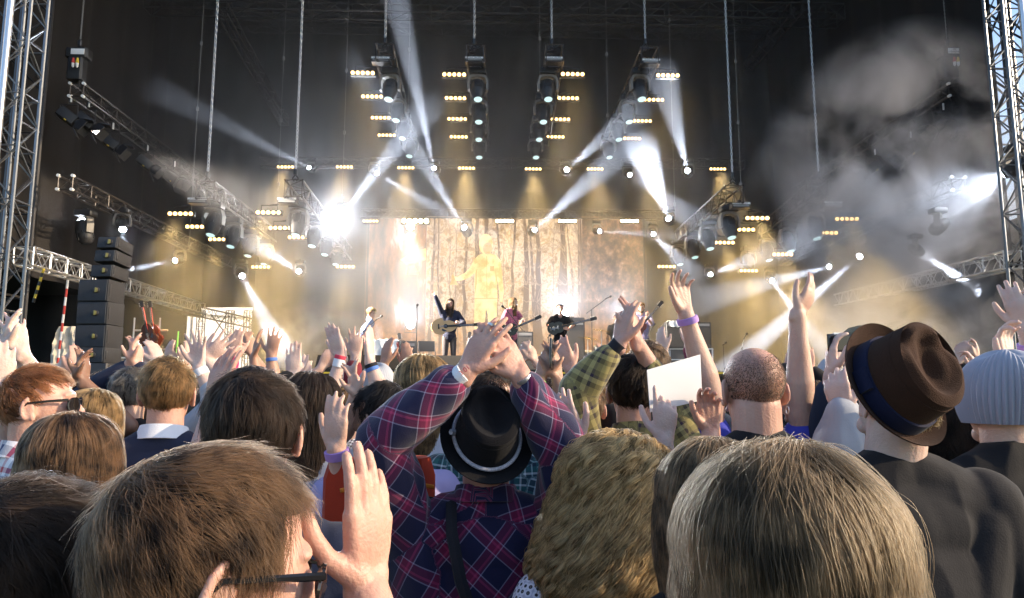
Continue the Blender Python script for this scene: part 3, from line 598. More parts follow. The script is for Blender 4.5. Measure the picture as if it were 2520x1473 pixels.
# --- stage monitors, amps, chair, towel and keyboard
def wedge(u, Y, w, label, h=.42, rot=0):
    r = empty('monitor_wedge', G(u, Y), label, 'stage monitor', 'floor monitors along the stage front', (0, 0, R(rot))); prof = [(-.3, 0), (.28, 0), (.3, .12), (.05, h), (-.2, h)]
    m = MB(); m.prism([(x, z) for x, z in prof], w, rot=Matrix.Rotation(-pi/2, 3, 'Z')); m.build('cabinet', M['black'], r)
    m = MB(); m.box((0, .19, .26), (w*.92, .02, .36), Matrix.Rotation(R(-38), 3, 'X'), .004); m.build('grille', M['spgrille'], r); return r
for k, (u, w) in enumerate(((372, .8), (842, 1.0), (935, .9), (1090, .9), (1190, .9), (1345, 1.0), (1450, 1.0), (1010, .6))): wedge(u, 15.0+.07*k, w, '%s black floor monitor on the stage front' % ('far left', 'left, below the keyboard player', 'second, below the white towel', 'third, at the singer', 'fourth, behind the clapping hands', 'fifth, at the bassist', 'sixth, right of the bassist', 'small, below the leaning guitar')[k])
def amp(u, Y, w, h, label, z=DZ, towel=False):
    r = empty('guitar_amplifier', G(u, Y, z), label, 'amplifier', 'amplifiers'); m = MB(); m.box((0, 0, h/2), (w, .32, h), bev=.02); m.build('cabinet', M['black'], r)
    m = MB(); m.box((0, -.162, h*.42), (w*.9, .012, h*.72), bev=.003); m.build('grille_cloth', M['grillec'], r); m = MB(); m.box((0, -.163, h*.9), (w*.88, .012, .07), bev=.003); m.build('control_panel', M['grey'], r)
    m = MB(); m.tube([(-.1, 0, h), (-.08, 0, h+.03), (.08, 0, h+.03), (.1, 0, h)], .01, 6); m.build('handle', M['rubber'], r); return r
M['grillec'] = mat('grille_cloth', (.045, .042, .04), .9, var=.5, scale=60, bump=.5, bscale=150)
amp(985, 18.5, .85, .95, 'wide dark amplifier behind the leaning electric guitar'); amp(1283, 18.5, .6, .7, 'amplifier behind the guitarist in burgundy', z=DZ+.5); case(1283, 18.5, .7, .5, .5, 'flight case under the amplifier behind the guitarist in burgundy')
amp(1405, 18.3, .7, 1.55, 'tall bass amplifier directly behind the bassist')
amp(1668, 18.0, .62, .66, 'amplifier with a white towel on top, on the right', z=DZ+.75); amp(1718, 18.6, .66, .72, 'dark amplifier right of the towel-topped amplifier', z=DZ+.75); case(1692, 18.3, 1.1, .75, .7, 'large flight case under the two right amplifiers')
amp(1645, 19.5, .5, .6, 'small amplifier at the far right of the flight cases', z=DZ)
def draped(label, loc, w, d, drop, m, seed=1, name='towel', cat='towel'):
    mb = MB(); nx, ny = 18, 16; vs = []
    for j in range(ny+1):
        for i in range(nx+1):
            x = (i/nx-.5)*w; s = j/ny; q = s*(d+drop); y, z = (d/2-q, 0) if q < d else (-d/2-.03-.05*(q-d), -(q-d)); z += .012*sin(i*1.1+seed)+.01*sin(j*.9+i*.4); y += .03*sin(i*.9+seed)*max(0, q-d)/max(drop, .01); vs.append((x+.02*sin(j*1.3), y, z))
    n_ = len(vs); vs += [(x, y+.006, z-.012) for x, y, z in vs]; fs = []
    for j in range(ny):
        for i in range(nx): a = j*(nx+1)+i; fs += [(a, a+nx+1, a+nx+2, a+1), (a+n_, a+1+n_, a+nx+2+n_, a+nx+1+n_)]
    for i in range(nx): fs += [(i, i+1, i+1+n_, i+n_)]; a = ny*(nx+1)+i; fs += [(a, a+n_, a+1+n_, a+1)]
    for j in range(ny): a = j*(nx+1); fs += [(a, a+n_, a+nx+1+n_, a+nx+1)]; a += nx; fs += [(a, a+nx+1, a+nx+1+n_, a+n_)]
    mb.add(vs, fs); o = mb.build(name, m, label=label, cat=cat, group='white towels'); o.location = loc
draped('white towel over the amplifier on the right', G(1665, 17.95, DZ+.75+.69), .4, .3, .14, M['white'])
# keyboard on legs
kb = empty('stage_keyboard', G(925, 16.3), 'red-topped keyboard on black legs half covered by a white towel', 'keyboard', rot=(0, 0, R(-14)))
m = MB(); m.box((0, 0, .72), (.95, .38, .12), bev=.02); m.build('case', M['redtop'] if 'redtop' in M else mat('red_vinyl', (.35, .03, .03), .5), kb); m = MB(); m.box((0, -.05, .785), (.86, .2, .012)); m.build('keys', M['white'], kb)
for sx in (-1, 1):
    for sy in (-1, 1): l = MB(); l.tube([(sx*.38, sy*.13, .66), (sx*.44, sy*.17, 0)], .018, 8); l.build('leg', M['blackmetal'], kb)
draped('white towel hanging off the right end of the red keyboard', G(948, 16.2, DZ+.815), .55, .3, .42, M['white'], 3)
def chair(u, Y, label, rot=0):
    r = empty('folding_chair', G(u, Y), label, 'chair', rot=(0, 0, R(rot))); m = MB(); m.box((0, 0, .45), (.42, .4, .03), bev=.01); m.build('seat', M['black'], r); m = MB(); m.box((0, .2, .78), (.42, .025, .26), bev=.01); m.build('backrest', M['black'], r)
    for sx in (-1, 1): l = MB(); l.tube([(sx*.2, -.22, 0), (sx*.2, .2, .9)], .012, 6); l.build('leg', M['blackmetal'], r); l = MB(); l.tube([(sx*.2, .24, 0), (sx*.2, -.1, .45)], .012, 6); l.build('leg', M['blackmetal'], r)
chair(1052, 17.6, 'black folding chair left of the singer', 15)
# --- guitars
def outline(kind):
    n = 44; pts = []
    for i in range(n):
        a = 2*pi*i/n; x, z = cos(a), sin(a)
        if kind == 'acoustic': r = .20+.035*cos(2*a)-.012*cos(4*a); px = x*r*1.28; pz = z*(.205 if x < 0 else .155)*(1-.22*math.exp(-((x-.12)/.28)**2)); pts.append((px, pz))
        elif kind == 'semi': pz = z*(.2 if x < 0 else .165)*(1-.2*math.exp(-((x-.1)/.25)**2)); px = x*.235; pts.append((px-(.06 if abs(a) < .2 or a > 6.1 else 0), pz))
        else: pz = z*(.165 if x < 0 else .15)*(1-.22*math.exp(-((x-.05)/.3)**2)); px = x*.2; pts.append((px-(.07 if (a < .25 or a > 6.05) else 0), pz))
    return pts
def guitar(label, loc, ang, yaw, kind, mb_, group='guitars on stage', th=.1, neckm='wood', tip=0, long=.42):
    r = empty('acoustic_guitar' if kind == 'acoustic' else 'bass_guitar' if long > .5 else 'electric_guitar', loc, label, 'guitar', group)
    r.rotation_mode = 'QUATERNION'; r.rotation_quaternion = (Matrix.Rotation(R(yaw), 3, 'Z') @ Matrix.Rotation(R(tip), 3, 'X') @ Matrix.Rotation(-R(ang), 3, 'Y')).to_quaternion()
    t = .1 if kind == 'acoustic' else .045; m = MB(); m.prism(outline(kind), t); m.build('body', mb_, r); hd = MB()
    if kind == 'acoustic':
        m = MB(); m.lathe([(.05, 0), (.05, .003), (.0, .0031)], 20, (.04, -t/2, 0), frame((0, -1, 0))); m.build('sound_hole', M['black'], r); m = MB(); m.prism([(-.04, -.05), (.06, -.1), (.0, -.12), (-.06, -.09)], .004, (.0, -t/2-.003, 0)); m.build('pickguard', M['bluebl'], r)
    else: m = MB(); [m.box((x, -t/2-.006, 0), (.035, .012, .085), bev=.003) for x in (-.05, .05)]; m.build('pickup', M['grey'], r)
    m = MB(); m.box((-.12, -t/2-.006, 0), (.03, .012, .11), bev=.003); m.build('bridge', M['blackmetal'], r)
    x0 = .2; m = MB(); m.box((x0+long/2, -t/2, 0), (long+.1, .026, .05), bev=.006); nk = m.build('neck', M[neckm], r); m = MB(); m.box((x0+long/2-.05, -t/2-.016, 0), (long+.18, .006, .046)); m.build('fretboard', M['black'], nk)
    m = MB(); m.prism([(0, -.03), (.16, -.042), (.18, 0), (.16, .042), (0, .03)], .018, (x0+long+.04, -t/2+.008, 0)); m.build('headstock', M['black'], r)
    for i in range(3):
        for s in (-1, 1): m = MB(); m.box((x0+long+.08+.035*i, -t/2+.008, s*.052), (.014, .012, .022), bev=.003); m.build('tuning_peg', M['alu'], r)
    m = MB(); [m.tube([(-.12, -t/2-.014, z), (x0+long+.05, -t/2-.022, z*.8)], .0012, 3) for z in np.linspace(-.018, .018, 6)]; m.build('strings', M['alu'], r); return r
M['bluebl'] = mat('dark_pickguard', (.02, .03, .05), .3); M['spruce'] = mat('spruce_top', (.50, .33, .17), .3, var=.1, coat=1); M['sunb'] = mat('dark_sunburst', (.05, .012, .006), .2, var=.3); M['cherry'] = mat('cherry_lacquer', (.16, .02, .01), .2); M['blackl'] = mat('black_lacquer', (.015, .012, .012), .15); M['pale'] = mat('pale_wood', (.45, .3, .16), .4)
guitar('natural acoustic guitar held by the singer', P(1092, 804, 16.05), 4, 180-170, 'acoustic', M['spruce']); 
guitar('dark semi-hollow guitar of the guitarist in burgundy', P(1250, 815, 16.1), 24, 0, 'semi', M['blackl'], neckm='pale'); guitar('dark bass guitar of the bassist', P(1368, 808, 16.2), 14, 0, 'solid', M['blackl'], neckm='pale', long=.56)
guitar('red guitar of the bearded guitarist on the right, neck up', P(1573, 808, 16.1), 48, 0, 'solid', M['cherry'], neckm='pale')
guitar('pale electric guitar leaning on the wide amplifier', G(996, 17.9, DZ+.22), 100, 0, 'solid', M['pale'], tip=0, long=.5); guitar('dark guitar leaning right of the singer', G(1140, 17.5, DZ+.22), 80, 0, 'solid', M['wood'], long=.5)
guitar('dark acoustic guitar in front on the left guitar rack', P(366, 828, 16.4), 104, 5, 'acoustic', M['sunb'], neckm='red'); guitar('reddish acoustic guitar behind on the left guitar rack', P(380, 828, 16.8), 100, 5, 'acoustic', M['cherry'], neckm='red')
m = MB(); 
for sx in (-1, 1): m.tube([(sx*.3, 0, 0), (sx*.3, 0, 1.05)], .02, 6)
m.tube([(-.3, 0, .75), (.5, 0, .75)], .02, 6); m.tube([(-.3, 0, .3), (.5, 0, .3)], .02, 6); o = m.build('guitar_rack', M['alu'], label='aluminium rack behind the two upright guitars', cat='rack'); o.location = G(355, 17.1, DZ+.35)
# --- microphone stands and drum kit
def mic(u, Y, h, label, boom=None, top='mic'):
    r = empty('microphone_stand', G(u, Y), label, 'microphone stand', 'microphone stands'); m = MB(); m.tube([(0, 0, .05), (0, 0, h)], [.013, .010], 8); m.build('pole', M['blackmetal'], r)
    m = MB()
    for k in range(3): a = 2*pi*k/3; m.tube([(0, 0, .16), (cos(a)*.3, sin(a)*.3, .01)], .011, 6)
    m.build('tripod_base', M['blackmetal'], r); tip = V((0, -.05, h+.03))
    if boom: tip = V((boom[0], -.05, h+boom[1])); m = MB(); m.tube([V((0, 0, h))-V((boom[0], 0, boom[1]))*.35, tip], .009, 6); m.build('boom_arm', M['blackmetal'], r)
    d = V((boom[0], -.1, boom[1]*.6)).normalized() if boom else V((.2, -.9, .3)).normalized()
    m = MB(); m.lathe([(.012, -.06), (.014, .06), (.027, .075), (.029, .1), (.018, .122), (0, .126)], 10, tip, frame(d)); m.build('microphone', M['blackmetal'], r)
mic(1024, 16.2, 1.55, 'straight microphone stand left of the singer'); mic(893, 15.9, 1.0, 'microphone stand bent over the keyboard', (.32, .28)); mic(1275, 15.9, 1.15, 'boom microphone at the guitarist in burgundy', (-.28, .35)); mic(1458, 17.2, 1.65, 'tall overhead microphone stand over the drums', (.38, .28))
mic(1598, 17.0, 1.0, 'low microphone stand beside the red guitar', (.08, .2)); mic(1648, 17.3, .95, 'low boom stand left of the towel-topped amplifier', (-.22, .1)); mic(1782, 17.5, .8, 'short empty stand on the right of the stage'); mic(1828, 17.0, .75, 'short leaning stand at the far right of the stage', (.06, .22)); mic(1350, 16.0, .85, 'short stand in front of the bassist')
dk = empty('drum_kit', G(1505, 18.2), 'drum kit with cymbals half hidden behind the olive check sleeve', 'drum kit')
m = MB(); m.lathe([(.28, -.2), (.285, -.19), (.285, .19), (.28, .2), (0, .201)], 24, (0, 0, .29), frame((0, -1, 0))); m.build('bass_drum', M['white'], dk)
for x, y, z, r_ in ((-.28, .1, .72, .17), (.22, .1, .74, .17), (.5, .3, .5, .2), (-.55, .35, .6, .17)): m = MB(); m.lathe([(r_, -.11), (r_, .11), (0, .112)], 20, (x, y, z), frame((0, -.25, 1))); m.build('tom', M['grey'], dk)
M['brass'] = mat('cymbal_brass', (.6, .42, .16), .25, .95)
for x, y, z, r_ in ((-.62, -.1, 1.02, .26), (.72, 0, 1.12, .26), (-.2, .3, 1.25, .22), (.4, .2, 1.3, .2)): m = MB(); m.lathe([(r_, -.004), (r_*.2, .006), (r_*.14, .025), (0, .03)], 28, (x, y, z), frame((.12, -.2, 1))); c_ = m.build('cymbal', M['brass'], dk); m = MB(); m.tube([(x, y, 0), (x, y, z+.03)], .011, 6); m.build('cymbal_stand', M['alu'], c_)

# white tent added in the sun to brighten the back left opening
mq = empty('added_tent', (-25.5, 62, 0), 'big white tent added to brighten the opening at the back left', 'added_tent', rot=(0, 0, R(42)))
M['canvas'] = mat('white_canvas', (.82, .82, .84), .7, var=.05)
m = MB(); m.box((0, 6, 4.2), (22, 12, 8.4)); m.build('canvas_walls', M['canvas'], mq, smooth=False)
m = MB(); m.prism([(-11.4, 8.4), (11.4, 8.4), (0, 12.5)], 12.8, (0, 6, 0)); m.build('canvas_roof', M['canvas'], mq, smooth=False)
for k in range(5): m = MB(); m.tube([(-10.8+5.4*k, -.1, 0), (-10.8+5.4*k, -.1, 8.4)], .07, 6); m.build('frame_post', M['grey'], mq)
# ================================================================ people: building kit
V = Vector
def to_mesh_obj(o):
    dg = bpy.context.evaluated_depsgraph_get(); ev = o.evaluated_get(dg)
    me = bpy.data.meshes.new_from_object(ev); old = o.data; name = o.name
    bpy.data.objects.remove(o); 
    if isinstance(old, bpy.types.Mesh): bpy.data.meshes.remove(old)
    return me
def rcone(mb, p0, p1, r0, r1, n=10, k=3):
    """round-ended tapered limb"""
    p0, p1 = V(p0), V(p1); d = p1-p0; L = d.length
    if L < 1e-6: d = V((0, 0, 1)); 
    rot = frame(d, (.13, .9, .3)); prof = []
    for i in range(k+1): a = pi/2*(1-i/k); prof.append((r0*cos(a), -r0*sin(a)))
    for i in range(k+1): a = pi/2*i/k; prof.append((r1*cos(a), L+r1*sin(a)))
    c = p0; vs = []; fs = []; pr = prof[1:-1]
    for r, z in pr: vs += [rot @ V((r*cos(2*pi*j/n), r*sin(2*pi*j/n), z))+c for j in range(n)]
    vs += [rot @ V((0, 0, prof[0][1]))+c, rot @ V((0, 0, prof[-1][1]))+c]; m = len(pr); b = m*n
    for i in range(m-1): fs += [(i*n+j, i*n+(j+1) % n, (i+1)*n+(j+1) % n, (i+1)*n+j) for j in range(n)]
    fs += [(b, (j+1) % n, j) for j in range(n)] + [(b+1, (m-1)*n+j, (m-1)*n+(j+1) % n) for j in range(n)]
    mb.add(vs, fs)
def fuse(name, prims, voxel, smooth=4, off=V((0, 0, 0))):
    """prims: ('c',p0,p1,r0,r1) or ('e',c,(rx,ry,rz),rot3); fused into one continuous skin"""
    mb = MB()
    for p in prims:
        if p[0] == 'c': rcone(mb, V(p[1])-off, V(p[2])-off, p[3], p[4], 20 if voxel < .006 else 14, 4)
        else: mb.ball(V(p[1])-off, p[2], 28 if voxel < .006 else 18, p[3] if len(p) > 3 else None)
    o = mb.build('tmp', [], smooth=False)
    m = o.modifiers.new('r', 'REMESH'); m.mode = 'VOXEL'; m.voxel_size = voxel; m.use_smooth_shade = True
    s = o.modifiers.new('s', 'SMOOTH'); s.iterations = smooth; s.factor = .5
    me = to_mesh_obj(o); me.name = name; me.shade_smooth(); return me
_r = np.random.default_rng(11); _K = _r.normal(size=(24, 3)); _PH = _r.uniform(0, 6.28, 24)
def wav(p, f, seed=0):
    """smooth pseudo-noise from warped sines"""
    k = np.roll(_K, seed, 0)[:7]*f; ph = np.roll(_PH, seed*3)[:7]
    w = p + .35/f*np.sin(p[:, [1, 2, 0]]*f*1.7+seed)
    return np.sin(w @ k.T+ph).mean(1)*1.6
def wrinkle(me, amp, f, aniso=(1, 1, .2), seed=0, sharp=True):
    n = len(me.vertices); co = np.empty(n*3, np.float32); me.vertices.foreach_get('co', co); co = co.reshape(-1, 3)
    no = np.empty(n*3, np.float32); me.vertices.foreach_get('normal', no); no = no.reshape(-1, 3)
    q = co*np.array(aniso); a = wav(q, f, seed); b = wav(q[:, [2, 0, 1]], f*2.3, seed+2)
    h = (1-np.abs(a)*2.2)*.8+b*.2 if sharp else a*.7+b*.3
    co += no*(h*amp)[:, None]; me.vertices.foreach_set('co', co.ravel()); me.update()
def puv(me, segs, off, right, up=V((0, 0, 1))):
    """pattern coordinates that follow each sleeve and the trunk"""
    n = len(me.vertices); co = np.empty(n*3, np.float32); me.vertices.foreach_get('co', co); co = co.reshape(-1, 3)+np.array(off, dtype=np.float32)
    best = np.full(n, 9.); out = np.zeros((n, 3), np.float32); r = np.array(right); base = 0
    for s in segs:
        if s[0] == 'c':
            a, b = np.array(s[1]), np.array(s[2]); d = b-a; L = np.linalg.norm(d); d = d/max(L, 1e-6)
            t = np.clip((co-a) @ d, 0, L); q = co-a-t[:, None]*d; dist = np.linalg.norm(q, axis=1)-s[3]-(s[4]-s[3])*t/max(L, 1e-6)
            x = np.cross(d, [.2, .3, .93]); x /= np.linalg.norm(x); y = np.cross(d, x)
            u = (co-a) @ d; w = np.arctan2(q @ y, q @ x)*s[3]; uvw = np.stack([u, w, np.zeros(n)], 1)
        else:
            c = np.array(s[1]); q = (co-c)/np.array(s[2]); dist = (np.linalg.norm(q, axis=1)-1)*min(s[2]); 
            uvw = np.stack([(co-c) @ r, co[:, 2], np.zeros(n)], 1)
        m = dist < best; best[m] = dist[m]; out[m] = uvw[m]
    a = me.attributes.new('puv', 'FLOAT_VECTOR', 'POINT'); a.data.foreach_set('vector', out.ravel())
# ---------------------------------------------------------------- materials for people
def skin_mat(name, col, warm=.5):
    col = (col[0]*.92, col[1]*1.02, col[2]*1.08)
    m, t, b = new_mat(name); tc = N(t, 'ShaderNodeTexCoord')
    n1 = N(t, 'ShaderNodeTexNoise'); n1.inputs['Scale'].default_value = 14; n1.inputs['Detail'].default_value = 4; t.links.new(tc.outputs['Object'], n1.inputs[0])
    mx = N(t, 'ShaderNodeMix', data_type='RGBA'); t.links.new(n1.outputs[0], mx.inputs[0])
    mx.inputs[6].default_value = (col[0]*.8, col[1]*.6, col[2]*.58, 1); mx.inputs[7].default_value = (min(1, col[0]*1.08), col[1]*1.12, col[2]*1.12, 1)
    t.links.new(mx.outputs[2], b.inputs['Base Color']); b.inputs['Roughness'].default_value = .48; b.inputs['Specular IOR Level'].default_value = .4
    b.inputs['Subsurface Weight'].default_value = .22; b.inputs['Subsurface Radius'].default_value = (1, .3, .15); b.inputs['Subsurface Scale'].default_value = .012
    n2 = N(t, 'ShaderNodeTexNoise'); n2.inputs['Scale'].default_value = 160; n2.inputs['Detail'].default_value = 3; t.links.new(tc.outputs['Object'], n2.inputs[0])
    bp = N(t, 'ShaderNodeBump'); bp.inputs['Strength'].default_value = .5; bp.inputs['Distance'].default_value = .003; t.links.new(n2.outputs[0], bp.inputs['Height']); t.links.new(bp.outputs[0], b.inputs['Normal'])
    return m
SK = {'fair': skin_mat('fair_skin', (.62, .40, .30)), 'pale': skin_mat('pale_skin', (.68, .48, .39)), 'tan': skin_mat('tanned_skin', (.46, .26, .17)), 'dark': skin_mat('brown_skin', (.26, .14, .09)), 'rosy': skin_mat('rosy_skin', (.60, .34, .25))}
def cloth(name, col, var=.18, rough=.85, scale=260, sheen=.07):
    m = mat(name, col, rough, var=var, scale=9, bump=.12, bscale=scale, spec=.2); m.node_tree.nodes['Principled BSDF'].inputs['Sheen Weight'].default_value = sheen; return m
def plaid(name, period, rampx, rampy=None, rot=0, rough=.85):
    """woven check: two stripe sets averaged, following the cloth's own coordinates"""
    m, t, b = new_mat(name); at = N(t, 'ShaderNodeAttribute', attribute_name='puv')
    mp = N(t, 'ShaderNodeMapping'); mp.inputs['Rotation'].default_value = (0, 0, rot); mp.inputs['Scale'].default_value = (1/period,)*3; t.links.new(at.outputs['Vector'], mp.inputs[0])
    sp = N(t, 'ShaderNodeSeparateXYZ'); t.links.new(mp.outputs[0], sp.inputs[0]); outs = []
    for k, rp in enumerate((rampx, rampy or rampx)):
        fr = N(t, 'ShaderNodeMath', operation='FRACT'); t.links.new(sp.outputs[k], fr.inputs[0])
        cr = N(t, 'ShaderNodeValToRGB'); cr.color_ramp.interpolation = 'CONSTANT'; t.links.new(fr.outputs[0], cr.inputs[0])
        e = cr.color_ramp.elements
        while len(e) < len(rp): e.new(.5)
        for el, (pos, c) in zip(e, rp): el.position = pos; el.color = (*c, 1)
        outs.append(cr.outputs[0])
    mx = N(t, 'ShaderNodeMix', data_type='RGBA'); mx.inputs[0].default_value = .5; t.links.new(outs[0], mx.inputs[6]); t.links.new(outs[1], mx.inputs[7])
    nz = N(t, 'ShaderNodeTexNoise'); nz.inputs['Scale'].default_value = 300; bp = N(t, 'ShaderNodeBump'); bp.inputs['Strength'].default_value = .4; bp.inputs['Distance'].default_value = .002
    t.links.new(at.outputs['Vector'], nz.inputs[0]); t.links.new(nz.outputs[0], bp.inputs['Height']); t.links.new(bp.outputs[0], b.inputs['Normal'])
    t.links.new(mx.outputs[2], b.inputs['Base Color']); b.inputs['Roughness'].default_value = rough; b.inputs['Specular IOR Level'].default_value = .2; b.inputs['Sheen Weight'].default_value = .3
    return m
def hair_mat(name, c1, c2, rough=.32, coat=0):
    nm, nb_ = (1.3, -.5) if 'curly' in name else (3.4, -1.5)
    m = bpy.data.materials.new(name); m.use_nodes = True; t = m.node_tree; t.nodes.remove(t.nodes['Principled BSDF'])
    h = N(t, 'ShaderNodeBsdfHairPrincipled'); h.parametrization = 'COLOR'; h.inputs['Roughness'].default_value = rough+.2; h.inputs['Radial Roughness'].default_value = .45; h.inputs['IOR'].default_value = 1.45
    hi = N(t, 'ShaderNodeHairInfo'); tc = N(t, 'ShaderNodeTexCoord'); nz = N(t, 'ShaderNodeTexNoise'); nz.inputs['Scale'].default_value = 26; nz.inputs['Detail'].default_value = 4; t.links.new(tc.outputs['Object'], nz.inputs[0])
    ad = N(t, 'ShaderNodeMath', operation='MULTIPLY_ADD'); t.links.new(hi.outputs['Random'], ad.inputs[0]); ad.inputs[1].default_value = .6; 
    sb = N(t, 'ShaderNodeMath', operation='MULTIPLY_ADD'); t.links.new(nz.outputs[0], sb.inputs[0]); sb.inputs[1].default_value = nm; sb.inputs[2].default_value = nb_; t.links.new(sb.outputs[0], ad.inputs[2])
    ad.use_clamp = True
    mx = N(t, 'ShaderNodeMix', data_type='RGBA'); t.links.new(ad.outputs[0], mx.inputs[0]); mx.inputs[6].default_value = (*c1, 1); mx.inputs[7].default_value = (*c2, 1)
    t.links.new(mx.outputs[2], h.inputs['Color']); df = N(t, 'ShaderNodeBsdfDiffuse'); t.links.new(mx.outputs[2], df.inputs[0]); ms = N(t, 'ShaderNodeMixShader'); ms.inputs[0].default_value = .6 if 'curly' in name else .45; t.links.new(h.outputs[0], ms.inputs[1]); t.links.new(df.outputs[0], ms.inputs[2]); t.links.new(ms.outputs[0], t.nodes['Material Output'].inputs[0]); return m
HC = {'brown': ((.016, .009, .006), (.190, .100, .048)), 'dark': ((.006, .004, .003), (.032, .018, .011)), 'black': ((.005, .004, .004), (.014, .011, .01)), 'blond': ((.075, .045, .018), (.42, .25, .10)),
      'ash': ((.035, .022, .011), (.31, .180, .085)), 'sandy': ((.07, .038, .012), (.32, .165, .06)), 'curly': ((.11, .062, .024), (.80, .54, .24)), 'grey': ((.05, .045, .04), (.2, .18, .15)), 'red': ((.1, .035, .012), (.3, .11, .04))}
HM = {k: hair_mat(k+'_hair', *c) for k, c in HC.items()}
CAPM = {k: mat(k+'_hair_base', tuple(x*.8 for x in c[0]), .8, var=.3, bump=.4) for k, c in HC.items()}
# ---------------------------------------------------------------- hand, head, arms
def hand_prims(Wp, d, n, right=True, curl=.25, spread=.12, thumb=.8, size=1.0):
    d = V(d).normalized(); n = V(n); n = (n-d*n.dot(d)).normalized(); t = d.cross(n) if right else n.cross(d); s = size; out = []
    for sg in (-1, 1): out.append(('c', Wp-d*.02*s+t*.010*sg*s, Wp+d*.02*s+t*.013*sg*s, .0195*s, .019*s))
    out.append(('e', Wp+d*.058*s-n*.002*s, (.038*s, .052*s, .0135*s), Matrix((t, d, n)).transposed()))
    offs = (.031, .0105, -.0095, -.0285); lens = (.072, .080, .074, .058); rr = (.0081, .0084, .0080, .0071); fwd = (.094, .098, .093, .084)
    for k in range(4):
        b = Wp+d*fwd[k]*s+t*offs[k]*s; out.append(('c', Wp+d*.012*s+t*offs[k]*.55*s, b, .0145*s, .0112*s))
        a = spread*(1.5-k)*.75; fd = (d*cos(a)+t*sin(a)).normalized(); c = curl*(.8+.15*k) if not hasattr(curl, '__len__') else curl[k]; ang = 0; p = b
        for j, (f, cc) in enumerate(((.45, .55), (.30, 1.0), (.25, .7))):
            ang += c*cc; q = p+(fd*cos(ang)+n*sin(ang))*lens[k]*f*s
            out.append(('c', p, q, rr[k]*s*(1.1-.08*j), rr[k]*s*(.98-.07*j))); p = q
    b = Wp+d*.022*s+t*.02*s; d1 = (d*(1-.35*thumb)+t*thumb*.95+n*.35).normalized(); p1 = b+d1*.042*s
    d2 = (d*(1-.15*thumb)+t*thumb*.55+n*.25).normalized(); p2 = p1+d2*.033*s; d3 = (d*1.1+t*thumb*.35+n*.2).normalized(); p3 = p2+d3*.026*s
    out += [('c', b, p1, .0175*s, .0125*s), ('c', p1, p2, .0122*s, .0108*s), ('c', p2, p3, .0112*s, .0085*s)]
    return out
def ik(sh, w, pole, l1=.29, l2=.265):
    d = w-sh; L = d.length; k = max(1, L/(l1+l2)*1.02); l1 *= k; l2 *= k
    a = max(-1, min(1, (l1*l1+L*L-l2*l2)/(2*l1*L))); dn = d/L; p = V(pole); p = (p-dn*p.dot(dn)); p = p.normalized() if p.length > 1e-5 else dn.orthogonal().normalized()
    return sh+dn*l1*a+p*l1*math.sqrt(max(0, 1-a*a))
def head_prims(c, Rm, s=1.0, ears=True, face=True, thin=1.0):
    f = lambda x, y, z: c+Rm @ V((x*s, y*s, z*s)); e = lambda x, y, z: (x*s, y*s, z*s)
    out = [('e', f(0, -.012, .032), e(.0745, .094, .082), Rm), ('e', f(0, .02, -.03), e(.060, .066, .082), Rm), ('e', f(0, .012, .0), e(.071, .082, .07), Rm), ('c', f(-.018, .058, -.092), f(.018, .058, -.092), .022*s, .022*s)]
    if face: out += [('c', f(0, .086, .012), f(0, .104, -.026), .008*s, .0125*s), ('e', f(0, .074, .026), e(.05, .018, .013), Rm), ('e', f(0, .083, -.055), e(.024, .011, .008), Rm), ('e', f(0, .083, -.064), e(.02, .010, .007), Rm),
                     ('e', f(-.032, .062, -.012), e(.026, .02, .022), Rm), ('e', f(.032, .062, -.012), e(.026, .02, .022), Rm)]
    if ears:
        for sx in (-1, 1):
            pts = [f(sx*(.078+.010*sin(a)*(1 if 1 else 0)), -.008-.017*sin(a-.2), -.005+.031*cos(a)) for a in np.linspace(.3, 5.2, 9)]
            out += [('c', pts[i], pts[i+1], .0052*s, .005*s) for i in range(8)]
            out += [('e', f(sx*.079, -.008, -.005), e(.006, .015, .026), Rm), ('e', f(sx*.079, .0, -.032), e(.0075, .009, .011), Rm)]
    return out
# ---------------------------------------------------------------- hair
HCEN = np.array([0, -.012, .03])
class HairForm:
    def __init__(s, rad, prof=None, crown=(0, -.06, .1), swirl=.3, grav=.5, comb=(0, 0, 0), bump=.004):
        s.bump = bump; s.rad = np.array(rad); s.prof = prof; s.crown = np.array(crown); s.swirl = swirl; s.grav = grav; s.comb = np.array(comb)
    def project(s, p, off):
        q = (p-HCEN); up = q[:, 2] >= 0; n = q/s.rad; ln = np.linalg.norm(n, axis=1, keepdims=True)+1e-9
        bmp = s.bump*wav(q/s.rad*.09, 34, 5)*np.clip(q[:, 2]/.05+.8, 0, 1); o1 = HCEN+n/ln*(s.rad+off[:, None]+bmp[:, None])
        if s.prof is None: return o1
        z = q[:, 2]; pz = [a[0] for a in s.prof]; pr = np.interp(z, pz, [a[1] for a in s.prof]); 
        h = np.linalg.norm(n[:, :2], axis=1)+1e-9; m = (pr/h)
        xy = q[:, :2]*m[:, None]; hn = xy/(np.linalg.norm(xy, axis=1, keepdims=True)+1e-9)
        o2 = np.concatenate([HCEN[:2]+xy+hn*off[:, None], (HCEN[2]+z)[:, None]], 1)
        return np.where(up[:, None], o1, o2)
    def normal(s, p):
        q = p-HCEN; n = q/s.rad**2
        if s.prof is not None: n[:, 2] = np.where(q[:, 2] < 0, 0, n[:, 2])
        return n/(np.linalg.norm(n, axis=1, keepdims=True)+1e-9)
    def flow(s, p):
        n = s.normal(p); r = p-s.crown; r = r/(np.linalg.norm(r, axis=1, keepdims=True)+.02)
        d = r+s.swirl*np.cross(n, r)+np.array([0, 0, -s.grav])*np.clip(1-n[:, 2:3], 0, 1)+s.comb
        d = d-n*(d*n).sum(1, keepdims=True); return d/(np.linalg.norm(d, axis=1, keepdims=True)+1e-9), n
